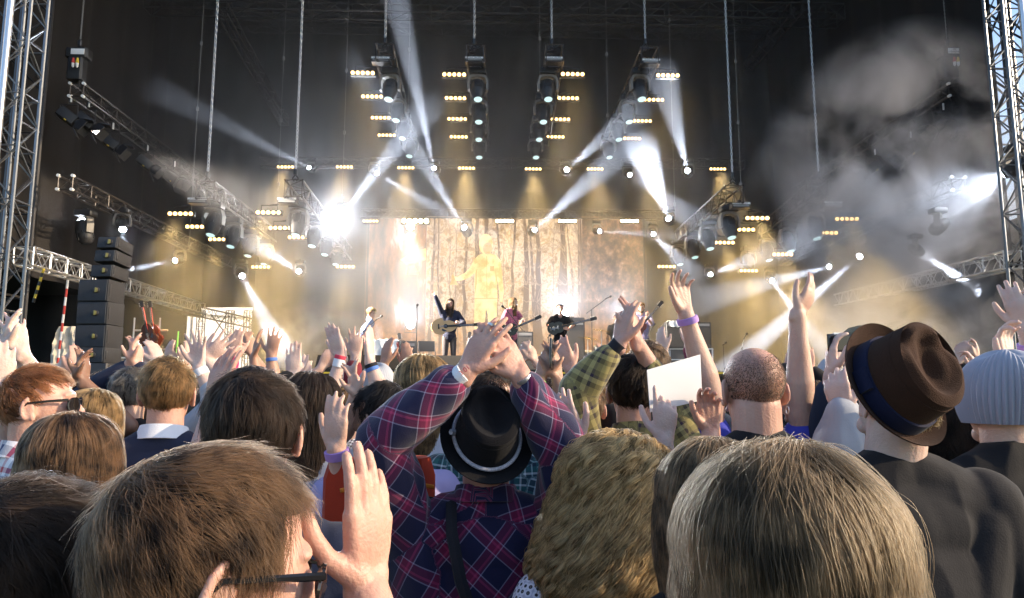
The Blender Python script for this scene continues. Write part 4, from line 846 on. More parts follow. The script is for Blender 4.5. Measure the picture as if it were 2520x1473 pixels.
def hair_keep(p, style):
    """where hair grows, in head coordinates: hairline over the brow, round the ears, down to the nape"""
    x, y, z = p[:, 0], p[:, 1], p[:, 2]
    if style == 'long': return ~((y > .045) & (z < .055))
    low = np.where(np.abs(x) > .05, -.035, -.085)
    k = ((z > .062) | (y < .012)) & (z > low) & ~((np.abs(x) > .05) & (y > -.035) & (z < .03))
    return k
def strands(form, style, n_guides, n_kids, length, steps=9, seed=1, lift=.012, clump=.6, messy=.25, curl=0, curl_n=3, spread=.008, lenvar=.3, keep=None, wob=.15):
    r = np.random.default_rng(seed); q = r.normal(size=(n_guides*3, 3)); q /= np.linalg.norm(q, axis=1, keepdims=True); 
    p = form.project(HCEN+q*form.rad, np.zeros(len(q)))
    if form.prof is not None: p = p[q[:, 2] > -.35]
    kf = keep or hair_keep; p = p[kf(p, style)][:n_guides]; G = len(p); st = length/(steps-1)
    ang = r.normal(size=G)*messy*.35+wav(p, 34, seed % 9)*messy*1.9; lf = lift*(.5+r.random(G)); L = 1-lenvar*r.random(G); pts = [p]; ph = r.uniform(0, 6.28, G); hs = r.normal(size=(G, 3))
    side = []
    for i in range(1, steps):
        d, n = form.flow(p); b = np.cross(n, d); a = ang+wob*np.sin(ph+i*.9)
        d = d*np.cos(a)[:, None]+b*np.sin(a)[:, None]; t = i/(steps-1); p = p+d*(st*L)[:, None]
        p = form.project(p, lf*t**1.3 if form.prof is None else lf*np.sin(t*3)*.6); pts.append(p); side.append((b, n))
    P_ = np.stack(pts, 1); bad = ((P_[..., 1] > .052) & (P_[..., 2] < .05) & (np.abs(P_[..., 0]) < .066)).any(1); ok_ = ~bad; P_ = P_[ok_]; side = [(a_[ok_], b_[ok_]) for a_, b_ in side]; L = L[ok_]; ph = ph[ok_]; G = len(P_); side = [side[0]]+side; Bv = np.stack([x[0] for x in side], 1); Nv = np.stack([x[1] for x in side], 1)
    T = np.linspace(0, 1, steps)
    if curl: 
        pc = 5*wav(P_[:, 0], 30, 4)+.5*np.sin(ph); w = T[None]*curl_n*6.28+pc[:, None]; a = curl*np.minimum(1, T*2.5)[None]*(.6+.8*r.random((G, 1)))
        P_ = P_+Bv*(np.cos(w)*a)[..., None]+Nv*(np.sin(w)*a*.8)[..., None]
    idx = np.repeat(np.arange(G), n_kids); K = len(idx); ro = r.normal(size=(K, 2))*spread
    k = (1-clump*T**1.2)[None, :, None]; base = P_[idx]
    out = base+(Bv[idx]*ro[:, 0, None, None]+Nv[idx]*np.abs(ro[:, 1])[:, None, None]*-.5+np.cross(Bv[idx], Nv[idx])*r.normal(size=(K, 1, 1))*spread)*k
    fr = r.normal(size=(K, 1, 3))*T[None, :, None]**2*spread*.55; out += fr
    return out
def curves_obj(name, pts, radius, m, parent, Rm, c, off):
    """hair strands as real curves; pts (n, steps, 3) in head coordinates"""
    n, s, _ = pts.shape; w = pts.reshape(-1, 3) @ np.array(Rm).T+np.array(c-off); hc = bpy.data.hair_curves.new(name); hc.add_curves([s]*n)
    hc.attributes['position'].data.foreach_set('vector', w.astype(np.float32).ravel()); ra = hc.attributes.new('radius', 'FLOAT', 'POINT') if 'radius' not in hc.attributes else hc.attributes['radius']
    t = np.linspace(0, 1, s); rr = radius*(1-.75*t**3); ra.data.foreach_set('value', np.tile(rr, n).astype(np.float32))
    hc.materials.append(m); o = bpy.data.objects.new(name, hc); C.objects.link(o); o.parent = parent; return o
def cap_mesh(form, style, m, parent, Rm, c, off, inset=-.004, zmin=-.1, keep=None, nu=48, nv=26, bumps=.004):
    th = np.linspace(0.02, 1, nv); vs = []
    top = form.rad[2]; rows = []
    for t in th:
        if form.prof is None: a = t*pi*.98; z = cos(a); r = sin(a); q = np.stack([np.cos(np.linspace(0, 2*pi, nu, False))*r, np.sin(np.linspace(0, 2*pi, nu, False))*r, np.full(nu, z)], 1)*form.rad
        else:
            if t < .5: a = t*pi; q = np.stack([np.cos(np.linspace(0, 2*pi, nu, False))*sin(a), np.sin(np.linspace(0, 2*pi, nu, False))*sin(a), np.full(nu, cos(a))], 1)*form.rad
            else: z = form.prof[0][0]*(t-.5)*2; ph = np.linspace(0, 2*pi, nu, False); q = np.stack([np.cos(ph)*form.rad[0], np.sin(ph)*form.rad[1], np.full(nu, z)], 1)
        rows.append(form.project(HCEN+q, np.full(nu, inset)))
    p = np.concatenate(rows); kf = keep or hair_keep; kk = kf(p, style); p += form.normal(p)*(wav(p, 60, 3)*bumps)[:, None]; p[~kk] = HCEN+(p[~kk]-HCEN)*.8
    w = p @ np.array(Rm).T+np.array(c-off); mb = MB(); mb.v = [tuple(x) for x in w]; R_ = len(rows)
    fs = [tuple(range(nu-1, -1, -1))]+[tuple(range((R_-1)*nu, R_*nu))]
    for i in range(R_-1): fs += [(i*nu+(k+1) % nu, i*nu+k, (i+1)*nu+k, (i+1)*nu+(k+1) % nu) for k in range(nu)]
    mb.f = fs; mb.m = [0]*len(fs); return mb.build('hair', m, parent)
STY = {
 'short': dict(form=lambda k: HairForm((.079*k, .100*k, .090*k), None, (.01, -.07, .1), .45, .7), length=.055, lift=.004, clump=.72, messy=.28),
 'crop': dict(form=lambda k: HairForm((.079*k, .099*k, .0885*k), None, (.01, -.07, .1), .3, .45), length=.022, lift=.006, clump=.5, messy=.3),
 'shaggy': dict(form=lambda k: HairForm((.086*k, .106*k, .098*k), None, (-.01, -.06, .11), .6, .6), length=.10, lift=.005, clump=.82, messy=.3),
 'bob': dict(form=lambda k: HairForm((.096*k, .112*k, .1*k), ((-.19, .72), (-.16, .92), (-.1, 1.04), (-.04, 1.05), (0, 1)), (0, .0, .13), .08, 1.2), length=.27, lift=.010, clump=.45, messy=.10),
 'long': dict(form=lambda k: HairForm((.092*k, .108*k, .098*k), ((-.42, .8), (-.3, .95), (-.15, 1.0), (-.05, 1.02), (0, 1)), (0, .01, .13), .05, 1.3), length=.46, lift=.012, clump=.5, messy=.10),
 'curly': dict(form=lambda k: HairForm((.105*k, .115*k, .107*k), ((-.24, 1.5), (-.18, 1.55), (-.12, 1.4), (-.06, 1.18), (0, 1)), (0, .02, .14), .05, 1.0), length=.28, lift=.03, clump=.3, messy=.10, lenvar=.3),
}
STATS = []; M['beard'] = mat('brown_beard', (.13, .068, .034), .8, var=.4, scale=60, bump=.6)
M['trousers'] = cloth('dark_trousers', (.035, .04, .055)); M['shoe'] = mat('shoe_leather', (.03, .025, .02), .5)
def vox(Y): return max(.0034, min(.0085, .0019*Y))
def band(parent, off, w, d, width, m, r=.030, name='wristband', lettering=None):
    d = V(d).normalized(); mb = MB(); rot = frame(d); prof = [(r*.97, -width/2), (r*1.06, -width/2+.001), (r*1.08, 0), (r*1.06, width/2-.001), (r*.97, width/2)]
    mb.lathe(prof, 20, w-off, rot, 1.12, .92); return mb.build(name, m, parent)
def person(label, head, yaw=0, pitch=0, roll=0, hair=('short', 'brown'), skin='fair', shirt=None, sleeve='short', arms=(), byaw=None, size=1.0, group='people in the crowd', trousers=None,
           hs=1.0, dens=1.0, lean=(0, 0, 0), shirt_kw=None, hk=None, feet=0.0, legs=True, beard=None, collar=False, hairkw=None, neck=1.0, wr=None, cat='person', eyes=False, seed=None, voxel=None, keepfn=None, drop=.275, swid=.175):
    hc = head if isinstance(head, Vector) else P(*head); Y = hc.y; vx = voxel or vox(Y); seed = seed if seed is not None else int(abs(hc.x*97+hc.y*31+hc.z*53))*3 % 9973
    Rm = Euler((R(-pitch), R(roll), R(-yaw)), 'XYZ').to_matrix(); by = R(-(yaw*.5 if byaw is None else byaw)); Rb = Matrix.Rotation(by, 3, 'Z'); s = size
    ln = V(lean); nb = hc+Rm @ V((0, -.03, -.115))*s; sc_ = nb+Rb @ V((0, -.02, -(drop-.16)))*s+ln*.2
    X = Rb @ V((1, 0, 0)); Fd = Rb @ V((0, 1, 0)); Z = V((0, 0, 1)); sw = swid*s
    pel = V((sc_.x, sc_.y, feet+(sc_.z-feet)*.64))-ln; ft = V((pel.x, pel.y, feet)); off = ft.copy()
    STATS.append((label[:30], round(hc.z+.115*s-feet, 2), round(Y, 2)))
    root = empty('person', off, label, cat, group); k = s
    # --- trunk
    shL, shR = sc_-X*sw, sc_+X*sw; trunk = []; ch = sc_.lerp(pel, .38); wa = sc_.lerp(pel, .72)
    up = (sc_-pel).normalized(); Rt = Matrix((X, up.cross(X)*1, up)).transposed()
    trunk += [('e', ch, (.165*k, .108*k, .21*k), Rt), ('e', wa, (.145*k, .1*k, .19*k), Rt), ('e', pel, (.16*k, .115*k, .15*k), Rt), ('c', shL+X*.02*k, shR-X*.02*k, .062*k, .062*k),
              ('c', nb-Z*.045*k-X*.015*k, shL+X*.03*k, .062*k, .058*k), ('c', nb-Z*.045*k+X*.015*k, shR-X*.03*k, .062*k, .058*k), ('e', sc_-Z*.04*k, (.17*k, .09*k, .1*k), Rt), ('c', shL+X*.03*k-Z*.04*k, wa-X*.05*k, .075*k, .10*k), ('c', shR-X*.03*k-Z*.04*k, wa+X*.05*k, .075*k, .10*k)]
    skinp = head_prims(hc, Rm, s*hs)+[('c', hc+Rm @ V((0, -.02, -.04))*s, nb-Z*.04*k+Fd*.01*k, .057*k*neck, .058*k*neck), ('c', nb-Z*.02*k+Fd*.005*k, nb-Z*.05*k+Fd*.022*k, .057*k*neck, .066*k), ('e', sc_-Z*.04, (.13*k, .05*k, .06*k), Rt), ('e', ch, (.11*k, .065*k, .18*k), Rt), ('c', wa, pel, .08*k, .08*k)]
    cl = list(trunk); armd = {}; segs = list(trunk)
    for a in arms: armd[a['side']] = a
    for side, sh in (('L', shL), ('R', shR)):
        sg = -1 if side == 'L' else 1; a = armd.get(side)
        if a is None:
            if not legs: a = dict(w=None)
            w = pel+X*sg*.25*k+Fd*.06-Z*.02; el = ik(sh, w, X*sg*.4-Fd); d = V((0, .2, -1)); n = -X*sg; a = dict(curl=.5)
        else:
            w = a['w'] if isinstance(a['w'], Vector) else P(*a['w'])
            if a.get('lift'): sh = sh+(w-sh).normalized()*.045*k+Z*.02*k
            d = V(a['d']).normalized(); n = V(a.get('n', (0, 1, 0)))
            el = (a['el'] if isinstance(a['el'], Vector) else P(*a['el'])) if a.get('el') else ik(sh, w, V(a.get('pole', (sg*.8, -.2, -.35))), .29*k, .265*k)
        th = a.get('th', 1.0)*k; fd = (w-el).normalized(); m1 = el.lerp(w, .3)
        hs_ = a.get('size', 1.0)*k
        skinp += [('c', sh, el, .047*th, .038*th), ('c', el, m1, .037*th, .0405*th), ('c', m1, el.lerp(w, .8), .0405*th, .0265*th), ('c', el.lerp(w, .8), w, .0265*th, .0245*th)]
        skinp += hand_prims(w, d, n, side == 'R', a.get('curl', .28), a.get('spread', .07), a.get('thumb', .7), hs_*.89)
        sv = a.get('sleeve', sleeve)
        if sv == 'long': ce = el.lerp(w, a.get('cuff', .9)); cl += [('c', sh, el, .066*th, .054*th), ('c', el, el.lerp(ce, .35), .054*th, .053*th), ('c', el.lerp(ce, .35), ce, .052*th, .037*th)]; segs += [('c', sh, el, .066*th, .054*th), ('c', el, ce, .054*th, .037*th)]
        elif sv == 'half': ce = sh.lerp(el, .95); cl += [('c', sh, ce, .066*th, .058*th)]; segs += [('c', sh, ce, .066*th, .058*th)]
        elif sv == 'short': ce = sh.lerp(el, .5); cl += [('c', sh, ce, .068*th, .062*th)]; segs += [('c', sh, ce, .068*th, .062*th)]
        for bn in a.get('bands', ()): 
            q = w-fd*bn.get('at', .02); o = band(root, off, q, fd, bn.get('width', .018), bn['m'], bn.get('r', .0285)*th, bn.get('name', 'wristband'))
            if bn.get('text'):
                tv = bn['face']; tv = V(tv); tv = (tv-fd*tv.dot(fd)).normalized(); xx = tv.cross(-Z) ; rr = Matrix((fd*bn.get('flip', 1), tv.cross(fd*bn.get('flip', 1)), tv)).transposed()
                label_text(bn['text'], bn.get('tsize', .014), q-off+tv*(.0262*th*bn.get('tr', 1)), rr, bn['tm'], root)
        if a.get('ring'):
            b = w+d*.125*hs_; mb = MB(); mb.lathe([(.0088, -.003), (.0112, -.003), (.0112, .003), (.0088, .003)], 14, b-off+((d.cross(n)) if side == 'R' else n.cross(d)).normalized()*-.0095+n.normalized()*.012, frame(d)); mb.build('ring', M['alu'], root)
    # --- legs
    legp = []
    for sg in (-1, 1):
        hp = pel+X*sg*.085*k-Z*.05; kn = hp.lerp(ft+X*sg*.11+Z*.09, .5)+Fd*.03; an = ft+X*sg*.11*k+Z*.09-Fd*.02
        legp += [('c', hp, kn, .088*k, .06*k), ('c', kn, an, .06*k, .042*k)]
        skinp += [('c', hp, kn, .07*k, .045*k), ('c', kn, an, .045*k, .035*k), ('c', an-Z*.04, ft+X*sg*.11+Fd*.12+Z*.03, .038*k, .028*k)]
    me = fuse('person_skin', skinp, vx, 3 if vx > .005 else 4, off); me.materials.append(SK[skin]); body = bpy.data.objects.new('body', me); C.objects.link(body); body.parent = root
    lo = MB()
    for p in legp: rcone(lo, p[1]-off, p[2]-off, p[3], p[4], 12)
    lo.build('trousers', trousers or M['trousers'], root)
    lo = MB()
    for sg in (-1, 1):
        c = ft+X*sg*.11*k-off; lo.ball(c+Fd*.06+Z*.045, (.05*k, .14*k, .045), 12, Rb)
    lo.build('shoes', M['shoe'], root)
    kw = dict(amp=.0045, f=20, voxel=max(.0055, vx*1.2)); kw.update(shirt_kw or {})
    if shirt:
        cl = [(c[0], c[1], c[2], c[3]+.008, c[4]+.007) if c[0] == 'c' else c for c in cl]
        me = fuse('garment', cl, kw['voxel'], max(5, int(.11/kw['voxel'])), off); wrinkle(me, kw['amp'], kw['f'], seed=seed % 17)
        puv(me, segs, off, X); me.materials.append(shirt); o = bpy.data.objects.new(kw.get('name', 'shirt'), me); C.objects.link(o); o.parent = root
        if collar:
            cm = collar if not isinstance(collar, bool) else shirt; mb = MB(); c = nb-Z*.018*k-off; q = []
            n_ = 28; ro = .073*k*neck
            for i in range(n_): a_ = 2*pi*i/n_; q.append(c+X*cos(a_)*ro+Fd*sin(a_)*ro*.95+Z*(.006-.014*sin(a_)))
            vs = []; 
            for i, p in enumerate(q):
                o_ = (p-c); o_.z = 0; o_.normalize(); vs += [p+Z*.022, p+o_*.016-Z*.022, p+o_*.011-Z*.024, p-o_*.004+Z*.018]
            mb.add(vs, [(i*4+j, i*4+(j+1) % 4, ((i+1) % n_)*4+(j+1) % 4, ((i+1) % n_)*4+j) for i in range(n_) for j in range(4)])
            co = mb.build('collar', cm, root); puv(co.data, segs, off, X)
    # --- hair
    if hair:
        st, colr = hair[0], hair[1]; sd = STY[st]; vol = hk or 1.0; form = sd['form'](vol*s*hs); style = 'long' if st in ('bob', 'long', 'curly') else 'short'
        kf = keepfn or hair_keep; kf2 = (lambda p, q: kf(p/(s*hs), q))
        cap = cap_mesh(form, style, CAPM[colr], root, Rm, hc, off, inset=-.006 if st != 'crop' else -.004, keep=kf2, bumps=.004 if st != 'crop' else .002); cap.name = 'hair'
        px = Y/711; rad = max(.0002, px*.24); area = {'short': 1, 'crop': 1.3, 'shaggy': 1.2, 'bob': 1.5, 'long': 1.6, 'curly': 2.6}[st]
        tot = int(min(64000, 2600*area*dens*min(9, (1.6/max(px*1000, .9))**1.1*3.0))); kids = 30 if st == 'curly' else (36 if Y < 1.2 else 18 if Y < 2 else 10)
        hw = dict(length=sd['length']*vol, lift=sd['lift'], clump=sd['clump'], messy=sd['messy']); hw.update(dict(spread=.011) if Y < 1.2 else {}); hw.update(hairkw or {})
        ns = hw.pop('steps', 8 if style == 'short' else 14)
        if st == 'curly': hw = dict(dict(curl=.011, curl_n=4.0, spread=.012), **hw); ns = 40 if Y < 2 else 20
        pts = strands(form, style, max(30, tot//kids), kids, hw.pop('length'), steps=ns, seed=seed, keep=kf2, **hw)
        curves_obj('hair_strands', pts, rad, HM[colr], cap, Rm, hc, off)
    if hair and Y < 2.4:
        pts = strands(form, style, 70 if Y < 1 else 45, 1, (hw.get('length') or sd['length'])*vol*.8, steps=12, seed=seed+3, keep=kf2, lift=.016, clump=0, messy=.4, curl=.003, curl_n=1.2, spread=.004, lenvar=.6)
        curves_obj('flyaway_hair', pts, rad*.5, HM[colr], cap, Rm, hc, off)
    if hair and hair[0] == 'curly':
        pts = strands(form, style, 420, 34, .29*vol, steps=40, seed=seed+7, keep=kf2, lift=.035, clump=.15, messy=.16, curl=.013, curl_n=4.4, spread=.0038, lenvar=.3)
        curves_obj('hair_ringlets', pts, rad*1.2, HM[colr], cap, Rm, hc, off)
    if beard:
        mb = MB(); p = [('e', hc+Rm @ V((0, .058, -.098))*s, (.046*s, .036*s, .030*s), Rm), ('c', hc+Rm @ V((-.06, .03, -.05))*s, hc+Rm @ V((-.03, .065, -.095))*s, .018*s, .022*s), ('c', hc+Rm @ V((.06, .03, -.05))*s, hc+Rm @ V((.03, .065, -.095))*s, .018*s, .022*s), ('c', hc+Rm @ V((-.022, .095, -.045))*s, hc+Rm @ V((.022, .095, -.045))*s, .007*s, .007*s)]
        me = fuse('beard', p, .006, 2, off); me.materials.append(M['beard']); o = bpy.data.objects.new('beard', me); C.objects.link(o); o.parent = root
    if eyes:
        for sx in (-1, 1):
            mb = MB(); mb.ball(hc+Rm @ V((sx*.031, .083, .004))*s-off, (.012*s, .006*s, .006*s), 8, Rm); e = mb.build('eye', M['black'], root)
            mb = MB(); mb.ball(hc+Rm @ V((sx*.032, .089, .023))*s-off, (.019*s, .006*s, .0045*s), 8, Rm); mb.build('eyebrow', CAPM[hair[1] if hair else 'dark'], root)
    return dict(root=root, off=off, Rm=Rm, hc=hc, s=s, body=body, X=X, F=Fd, nb=nb, sc=sc_)
def label_text(body, size, loc, rm, m, parent):
    cu = bpy.data.curves.new('lettering', 'FONT'); cu.body = body; cu.size = size; cu.align_x = 'CENTER'; cu.align_y = 'CENTER'; cu.extrude = .0004
    t = bpy.data.objects.new('tmp', cu); C.objects.link(t); me = to_mesh_obj(t); bpy.data.curves.remove(cu); me.materials.clear(); me.materials.append(m); me.name = 'lettering'
    o = bpy.data.objects.new('lettering', me); C.objects.link(o); o.parent = parent; o.matrix_local = Matrix.Translation(loc) @ rm.to_4x4(); return o
def worn(p, mb, name, m, **k):
    """something worn, built in head coordinates"""
    Rm, c = p['Rm'], p['hc']-p['off']; mb.v = [tuple(Rm @ (V(v)*p['s'])+c) for v in mb.v]; return mb.build(name, m, p['root'], **k)
def felt(name, c1, c2=None):
    m = mat(name, c1, .9, var=.22, scale=30, bump=.5, bscale=420, spec=.15); m.node_tree.nodes['Principled BSDF'].inputs['Sheen Weight'].default_value = .05; return m
def hat(p, centre, axis, m, mband, brim=.14, crown=.085, h=.105, label=None, cord=False, brim_up=.03, front=(0, 1, 0), scale=1.0):
    """felt hat: teardrop-dented crown, ribbon band, curled brim; centre is the middle of the brim opening"""
    rot = frame(axis, front); off = p['off']; c = V(centre)-off; mb = MB(); n = 56; vs = []; fs = []; s = scale
    def ring(f): return [f(2*pi*k/n) for k in range(n)]
    el = lambda r, a, z: (r*cos(a)*.93, r*sin(a)*1.09, z)
    rows = []
    for t in np.linspace(0, 1, 9): # brim underside and top
        rows.append(ring(lambda a, t=t: el(brim-(brim-crown)*t, a, (1-t)**1.6*brim_up*(1+.35*cos(2*a)*-1)+.000)))
    H = h
    for t in np.linspace(.04, 1, 9): rows.append(ring(lambda a, t=t: el(crown*(1-.13*t**1.5-.035*sin(t*pi)), a, .002+H*t*(.93+.07*sin(a)*t))))
    for t in np.linspace(.05, 1, 12):
        def top(a, t=t):
            r = crown*.87*(1-t); x, y, _ = el(r, a, 0); z = H*(.93+.07*sin(a)*(1-t)); q = t*1.0
            edge = .010*sin(min(1, t*2.6)*pi)*(1 if t < .4 else 0)
            pin = -.030*math.exp(-((x/.028)**2)-(((y+.0)/.062)**2)*(1.1 if y < 0 else .75)); side = -.018*(math.exp(-(((abs(x)-.058)/.018)**2)-((y-.055)/.04)**2))
            return (x, y, z+.008*math.sin(min(1, t*1.6)*pi/2)+edge+pin*min(1, t*2.2)+side)
        rows.append(ring(top))
    for r in rows: vs += r
    R_ = len(rows)
    for i in range(R_-1): fs += [(i*n+k, i*n+(k+1) % n, (i+1)*n+(k+1) % n, (i+1)*n+k) for k in range(n)]
    b = len(vs); inner = [ring(lambda a: el(brim, a, brim_up*(1-.35*cos(2*a))-.004)), ring(lambda a: el(brim-(brim-crown)*.5, a, .5**1.6*brim_up*(1-.35*cos(2*a))-.005)), ring(lambda a: el(crown*.97, a, -.004)), ring(lambda a: el(crown*.9, a, H*.75))]
    for r in inner: vs += r
    for i in range(3): fs += [(b+i*n+(k+1) % n, b+i*n+k, b+(i+1)*n+k, b+(i+1)*n+(k+1) % n) for k in range(n)]
    fs += [(k, b+k, b+(k+1) % n, (k+1) % n) for k in range(n)]+[tuple(b+3*n+k for k in range(n)), tuple((R_-1)*n+k for k in range(n))]
    mb.add([rot @ (V(v)*s)+c for v in vs], fs); o = mb.build('hat', m, p['root'])
    if label: o['label'] = label
    mb = MB(); bw = .034 if not cord else .008; rb = crown*1.012; vs = []
    for z0, dr in ((.003, .003), (.003+bw, .002), (.003+bw, -.006), (.003, -.004)): vs += ring(lambda a, z0=z0, dr=dr: el((rb+dr)*(1-.10*(z0/H)), a, z0))
    fs = [(i*n+k, i*n+(k+1) % n, ((i+1) % 4)*n+(k+1) % n, ((i+1) % 4)*n+k) for i in range(4) for k in range(n)]
    if cord:
        mb.tube([rot @ (V(el(crown*1.03, a, .012))*s)+c for a in np.linspace(0, 2*pi, 48, False)], .0052*s, 8, closed=True)
        k1 = rot @ (V(el(crown*1.06, 3.0, .02))*s)+c; mb.ball(k1, (.011*s, .011*s, .009*s), 8); mb.tube([k1, k1+rot @ V((-.01, -.02, .03))], .005*s, 8)
    else: mb.add([rot @ (V(v)*s)+c for v in vs], fs); mb.box(rot @ (V((-crown*.97, 0, .02))*s)+c, (.01, .05, .03), rot)
    mb.build('hat_band', mband, o); return o
def beanie(p, m, slouch=(0, -.05, .03), k=1.0, rib=46, amp=.0028, top=.05, low=-.045):
    mb = MB(); n = rib*4; rows = 30; vs = []; sl = V(slouch)
    for i in range(rows):
        t = i/(rows-1); a = t*pi*.5; z = low+sin(a)*(.19+top) ; r = cos(a)**.62 if t < 1 else 0
        for j in range(n):
            q = 2*pi*j/n; rr = r*(1+amp/.09*sin(rib*q)*(1-.3*t))*(1+.02*sin(5*q+7*t)); rr *= 1-.16*(1-t)**5; x, y = cos(q)*.089*k*rr*(1+.10*sin(pi*t)), sin(q)*.108*k*rr*(1+.10*sin(pi*t)); w = t**1.5
            vs.append((x+sl.x*w, y-.012+sl.y*w, z+sl.z*w+.01*sin(3*q+2)*w))
    fs = [(i*n+j, i*n+(j+1) % n, (i+1)*n+(j+1) % n, (i+1)*n+j) for i in range(rows-1) for j in range(n)]+[tuple(range(n-1, -1, -1))]
    mb.add(vs, fs); return worn(p, mb, 'beanie', m)
def sunglasses(p, s=1.0):
    mb = MB(); mb.tube([(-.03, .103, .012), (-.012, .105, .010), (0, .107, .012), (.012, .105, .010), (.03, .103, .012)], .0024, 6); o = worn(p, mb, 'sunglasses', M['shine'])
    for sx in (-1, 1):
        mb = MB(); mb.tube([(sx*.072, .088, .012), (sx*.083, .04, .012), (sx*.086, -.01, .010), (sx*.083, -.03, -.012)], [.0044, .0036, .003, .0026], 6); a_ = worn(p, mb, 'temple_arm', M['shine']); a_.parent = o
    for sx in (-1, 1):
        mb = MB(); pts = []
        for k in range(20):
            a = 2*pi*k/20; x = sx*(.041+.031*cos(a)); z = -.004+.023*sin(a)*(1+.15*cos(a)); y = .106-((abs(x)/.075)**2.4)*.022; pts.append((x, y, z))
        c = (sx*.041, .105, -.004); n = 20; vs = pts+[(x, y-.003, z) for x, y, z in pts]+[c, (c[0], c[1]-.003, c[2])]
        mb.add(vs, [(k, (k+1) % n, 40) for k in range(n)]+[(n+(k+1) % n, n+k, 41) for k in range(n)]+[((k+1) % n, k, k+n, (k+1) % n+n) for k in range(n)])
        l = worn(p, mb, 'lens', M['darkglass']); l.parent = o
    return o
M['shine'] = mat('glossy_black_plastic', (.012, .012, .014), .12, var=.1, coat=1); M['darkglass'] = mat('dark_lens', (.012, .01, .01), .05, var=.1)
M['bandwhite'] = cloth('white_wristband', (.75, .75, .78)); M['bandblack'] = cloth('black_wristband', (.02, .02, .025)); M['bandpurple'] = plaid('purple_wristband', .012, [(0, (.5, .3, .7)), (.4, (.8, .75, .85)), (.7, (.35, .18, .55))]); M['bandpurple'].node_tree.nodes['Attribute'].attribute_name = 'none'
for k, c in (('bandpurple', (.42, .26, .62)), ('bandblue', (.1, .2, .5)), ('bandgreen', (.4, .7, .25)), ('bandred', (.6, .06, .1)), ('bandbrown', (.15, .07, .03))): M[k] = cloth(k.replace('band', '')+'_wristband', c)
WB = {k[4:]: dict(m=M[k]) for k in ('bandwhite', 'bandblack', 'bandpurple', 'bandblue', 'bandgreen', 'bandred')}
def B(c, **k): d = dict(WB[c]); d.update(k); return d
K = {}
for n_, c in dict(navy=(.02, .025, .05), white=(.75, .76, .8), lavender=(.38, .36, .62), heather=(.25, .28, .36), black=(.009, .009, .011), charcoal=(.011, .011, .014), blue=(.06, .07, .45), pink=(.55, .03, .15), greyknit=(.38, .40, .44), green=(.05, .3, .12), denim=(.02, .03, .055), burgundy=(.22, .05, .09), steelblue=(.18, .22, .34), sand=(.4, .36, .3), maroon=(.16, .02, .03), teal=(.04, .14, .15)).items(): K[n_] = cloth(n_+'_cloth', c)
nv, rd, pk, wt = (.015, .015, .05), (.42, .02, .05), (.5, .09, .14), (.62, .58, .68)
K['hatplaid'] = plaid('navy_and_red_check', .088, [(0, nv), (.40, (.34, .3, .42)), (.43, (.16, .012, .055)), (.62, (.40, .04, .12)), (.68, (.16, .012, .055)), (.75, (.34, .3, .42)), (.78, nv)], None, .7)
K['redplaid'] = plaid('red_white_navy_check', .075, [(0, (.75, .73, .76)), (.33, (.45, .03, .05)), (.5, (.75, .73, .76)), (.72, (.05, .07, .16))], None, .4)
K['yellowplaid'] = plaid('olive_yellow_check', .08, [(0, (.30, .25, .09)), (.3, (.08, .065, .03)), (.5, (.36, .31, .13)), (.68, (.03, .02, .04)), (.8, (.14, .12, .05))], None, .3)
K['greenplaid'] = plaid('green_white_check', .06, [(0, (.02, .12, .12)), (.3, (.55, .65, .68)), (.4, (.02, .05, .07)), (.7, (.35, .5, .52)), (.78, (.01, .03, .05))], None, .05)
K['purpleplaid'] = plaid('purple_green_check', .09, [(0, (.12, .1, .35)), (.35, (.35, .5, .4)), (.55, (.55, .5, .7)), (.75, (.08, .06, .25))], None, .3)
K['gingham'] = plaid('small_black_white_check', .012, [(0, (.75, .75, .78)), (.5, (.03, .03, .05))], None, .1)
K['burgplaid'] = plaid('burgundy_check', .05, [(0, (.38, .10, .18)), (.5, (.5, .2, .28)), (.7, (.25, .05, .1))])
K['blueplaid'] = plaid('blue_grey_check', .06, [(0, (.14, .16, .3)), (.4, (.35, .3, .4)), (.6, (.10, .12, .25)), (.8, (.4, .25, .3))])
def motif_cloth():
    """white cotton printed with small dark hexagon rosettes"""
    m, t, b = new_mat('white_rosette_print'); at = N(t, 'ShaderNodeAttribute', attribute_name='puv'); v = N(t, 'ShaderNodeTexVoronoi'); v.inputs['Scale'].default_value = 62; v.inputs['Randomness'].default_value = .25
    t.links.new(at.outputs['Vector'], v.inputs[0]); cr = N(t, 'ShaderNodeValToRGB'); cr.color_ramp.interpolation = 'CONSTANT'; t.links.new(v.outputs['Distance'], cr.inputs[0]); e = cr.color_ramp.elements
    while len(e) < 4: e.new(.5)
    for el, (p, c) in zip(e, ((0, (.25, .2, .18)), (.16, (.03, .03, .04)), (.3, (.72, .71, .78)), (.55, (.5, .5, .6)))): el.position = p; el.color = (*c, 1)
    t.links.new(cr.outputs[0], b.inputs['Base Color']); b.inputs['Roughness'].default_value = .8; return m
K['rosette'] = motif_cloth()
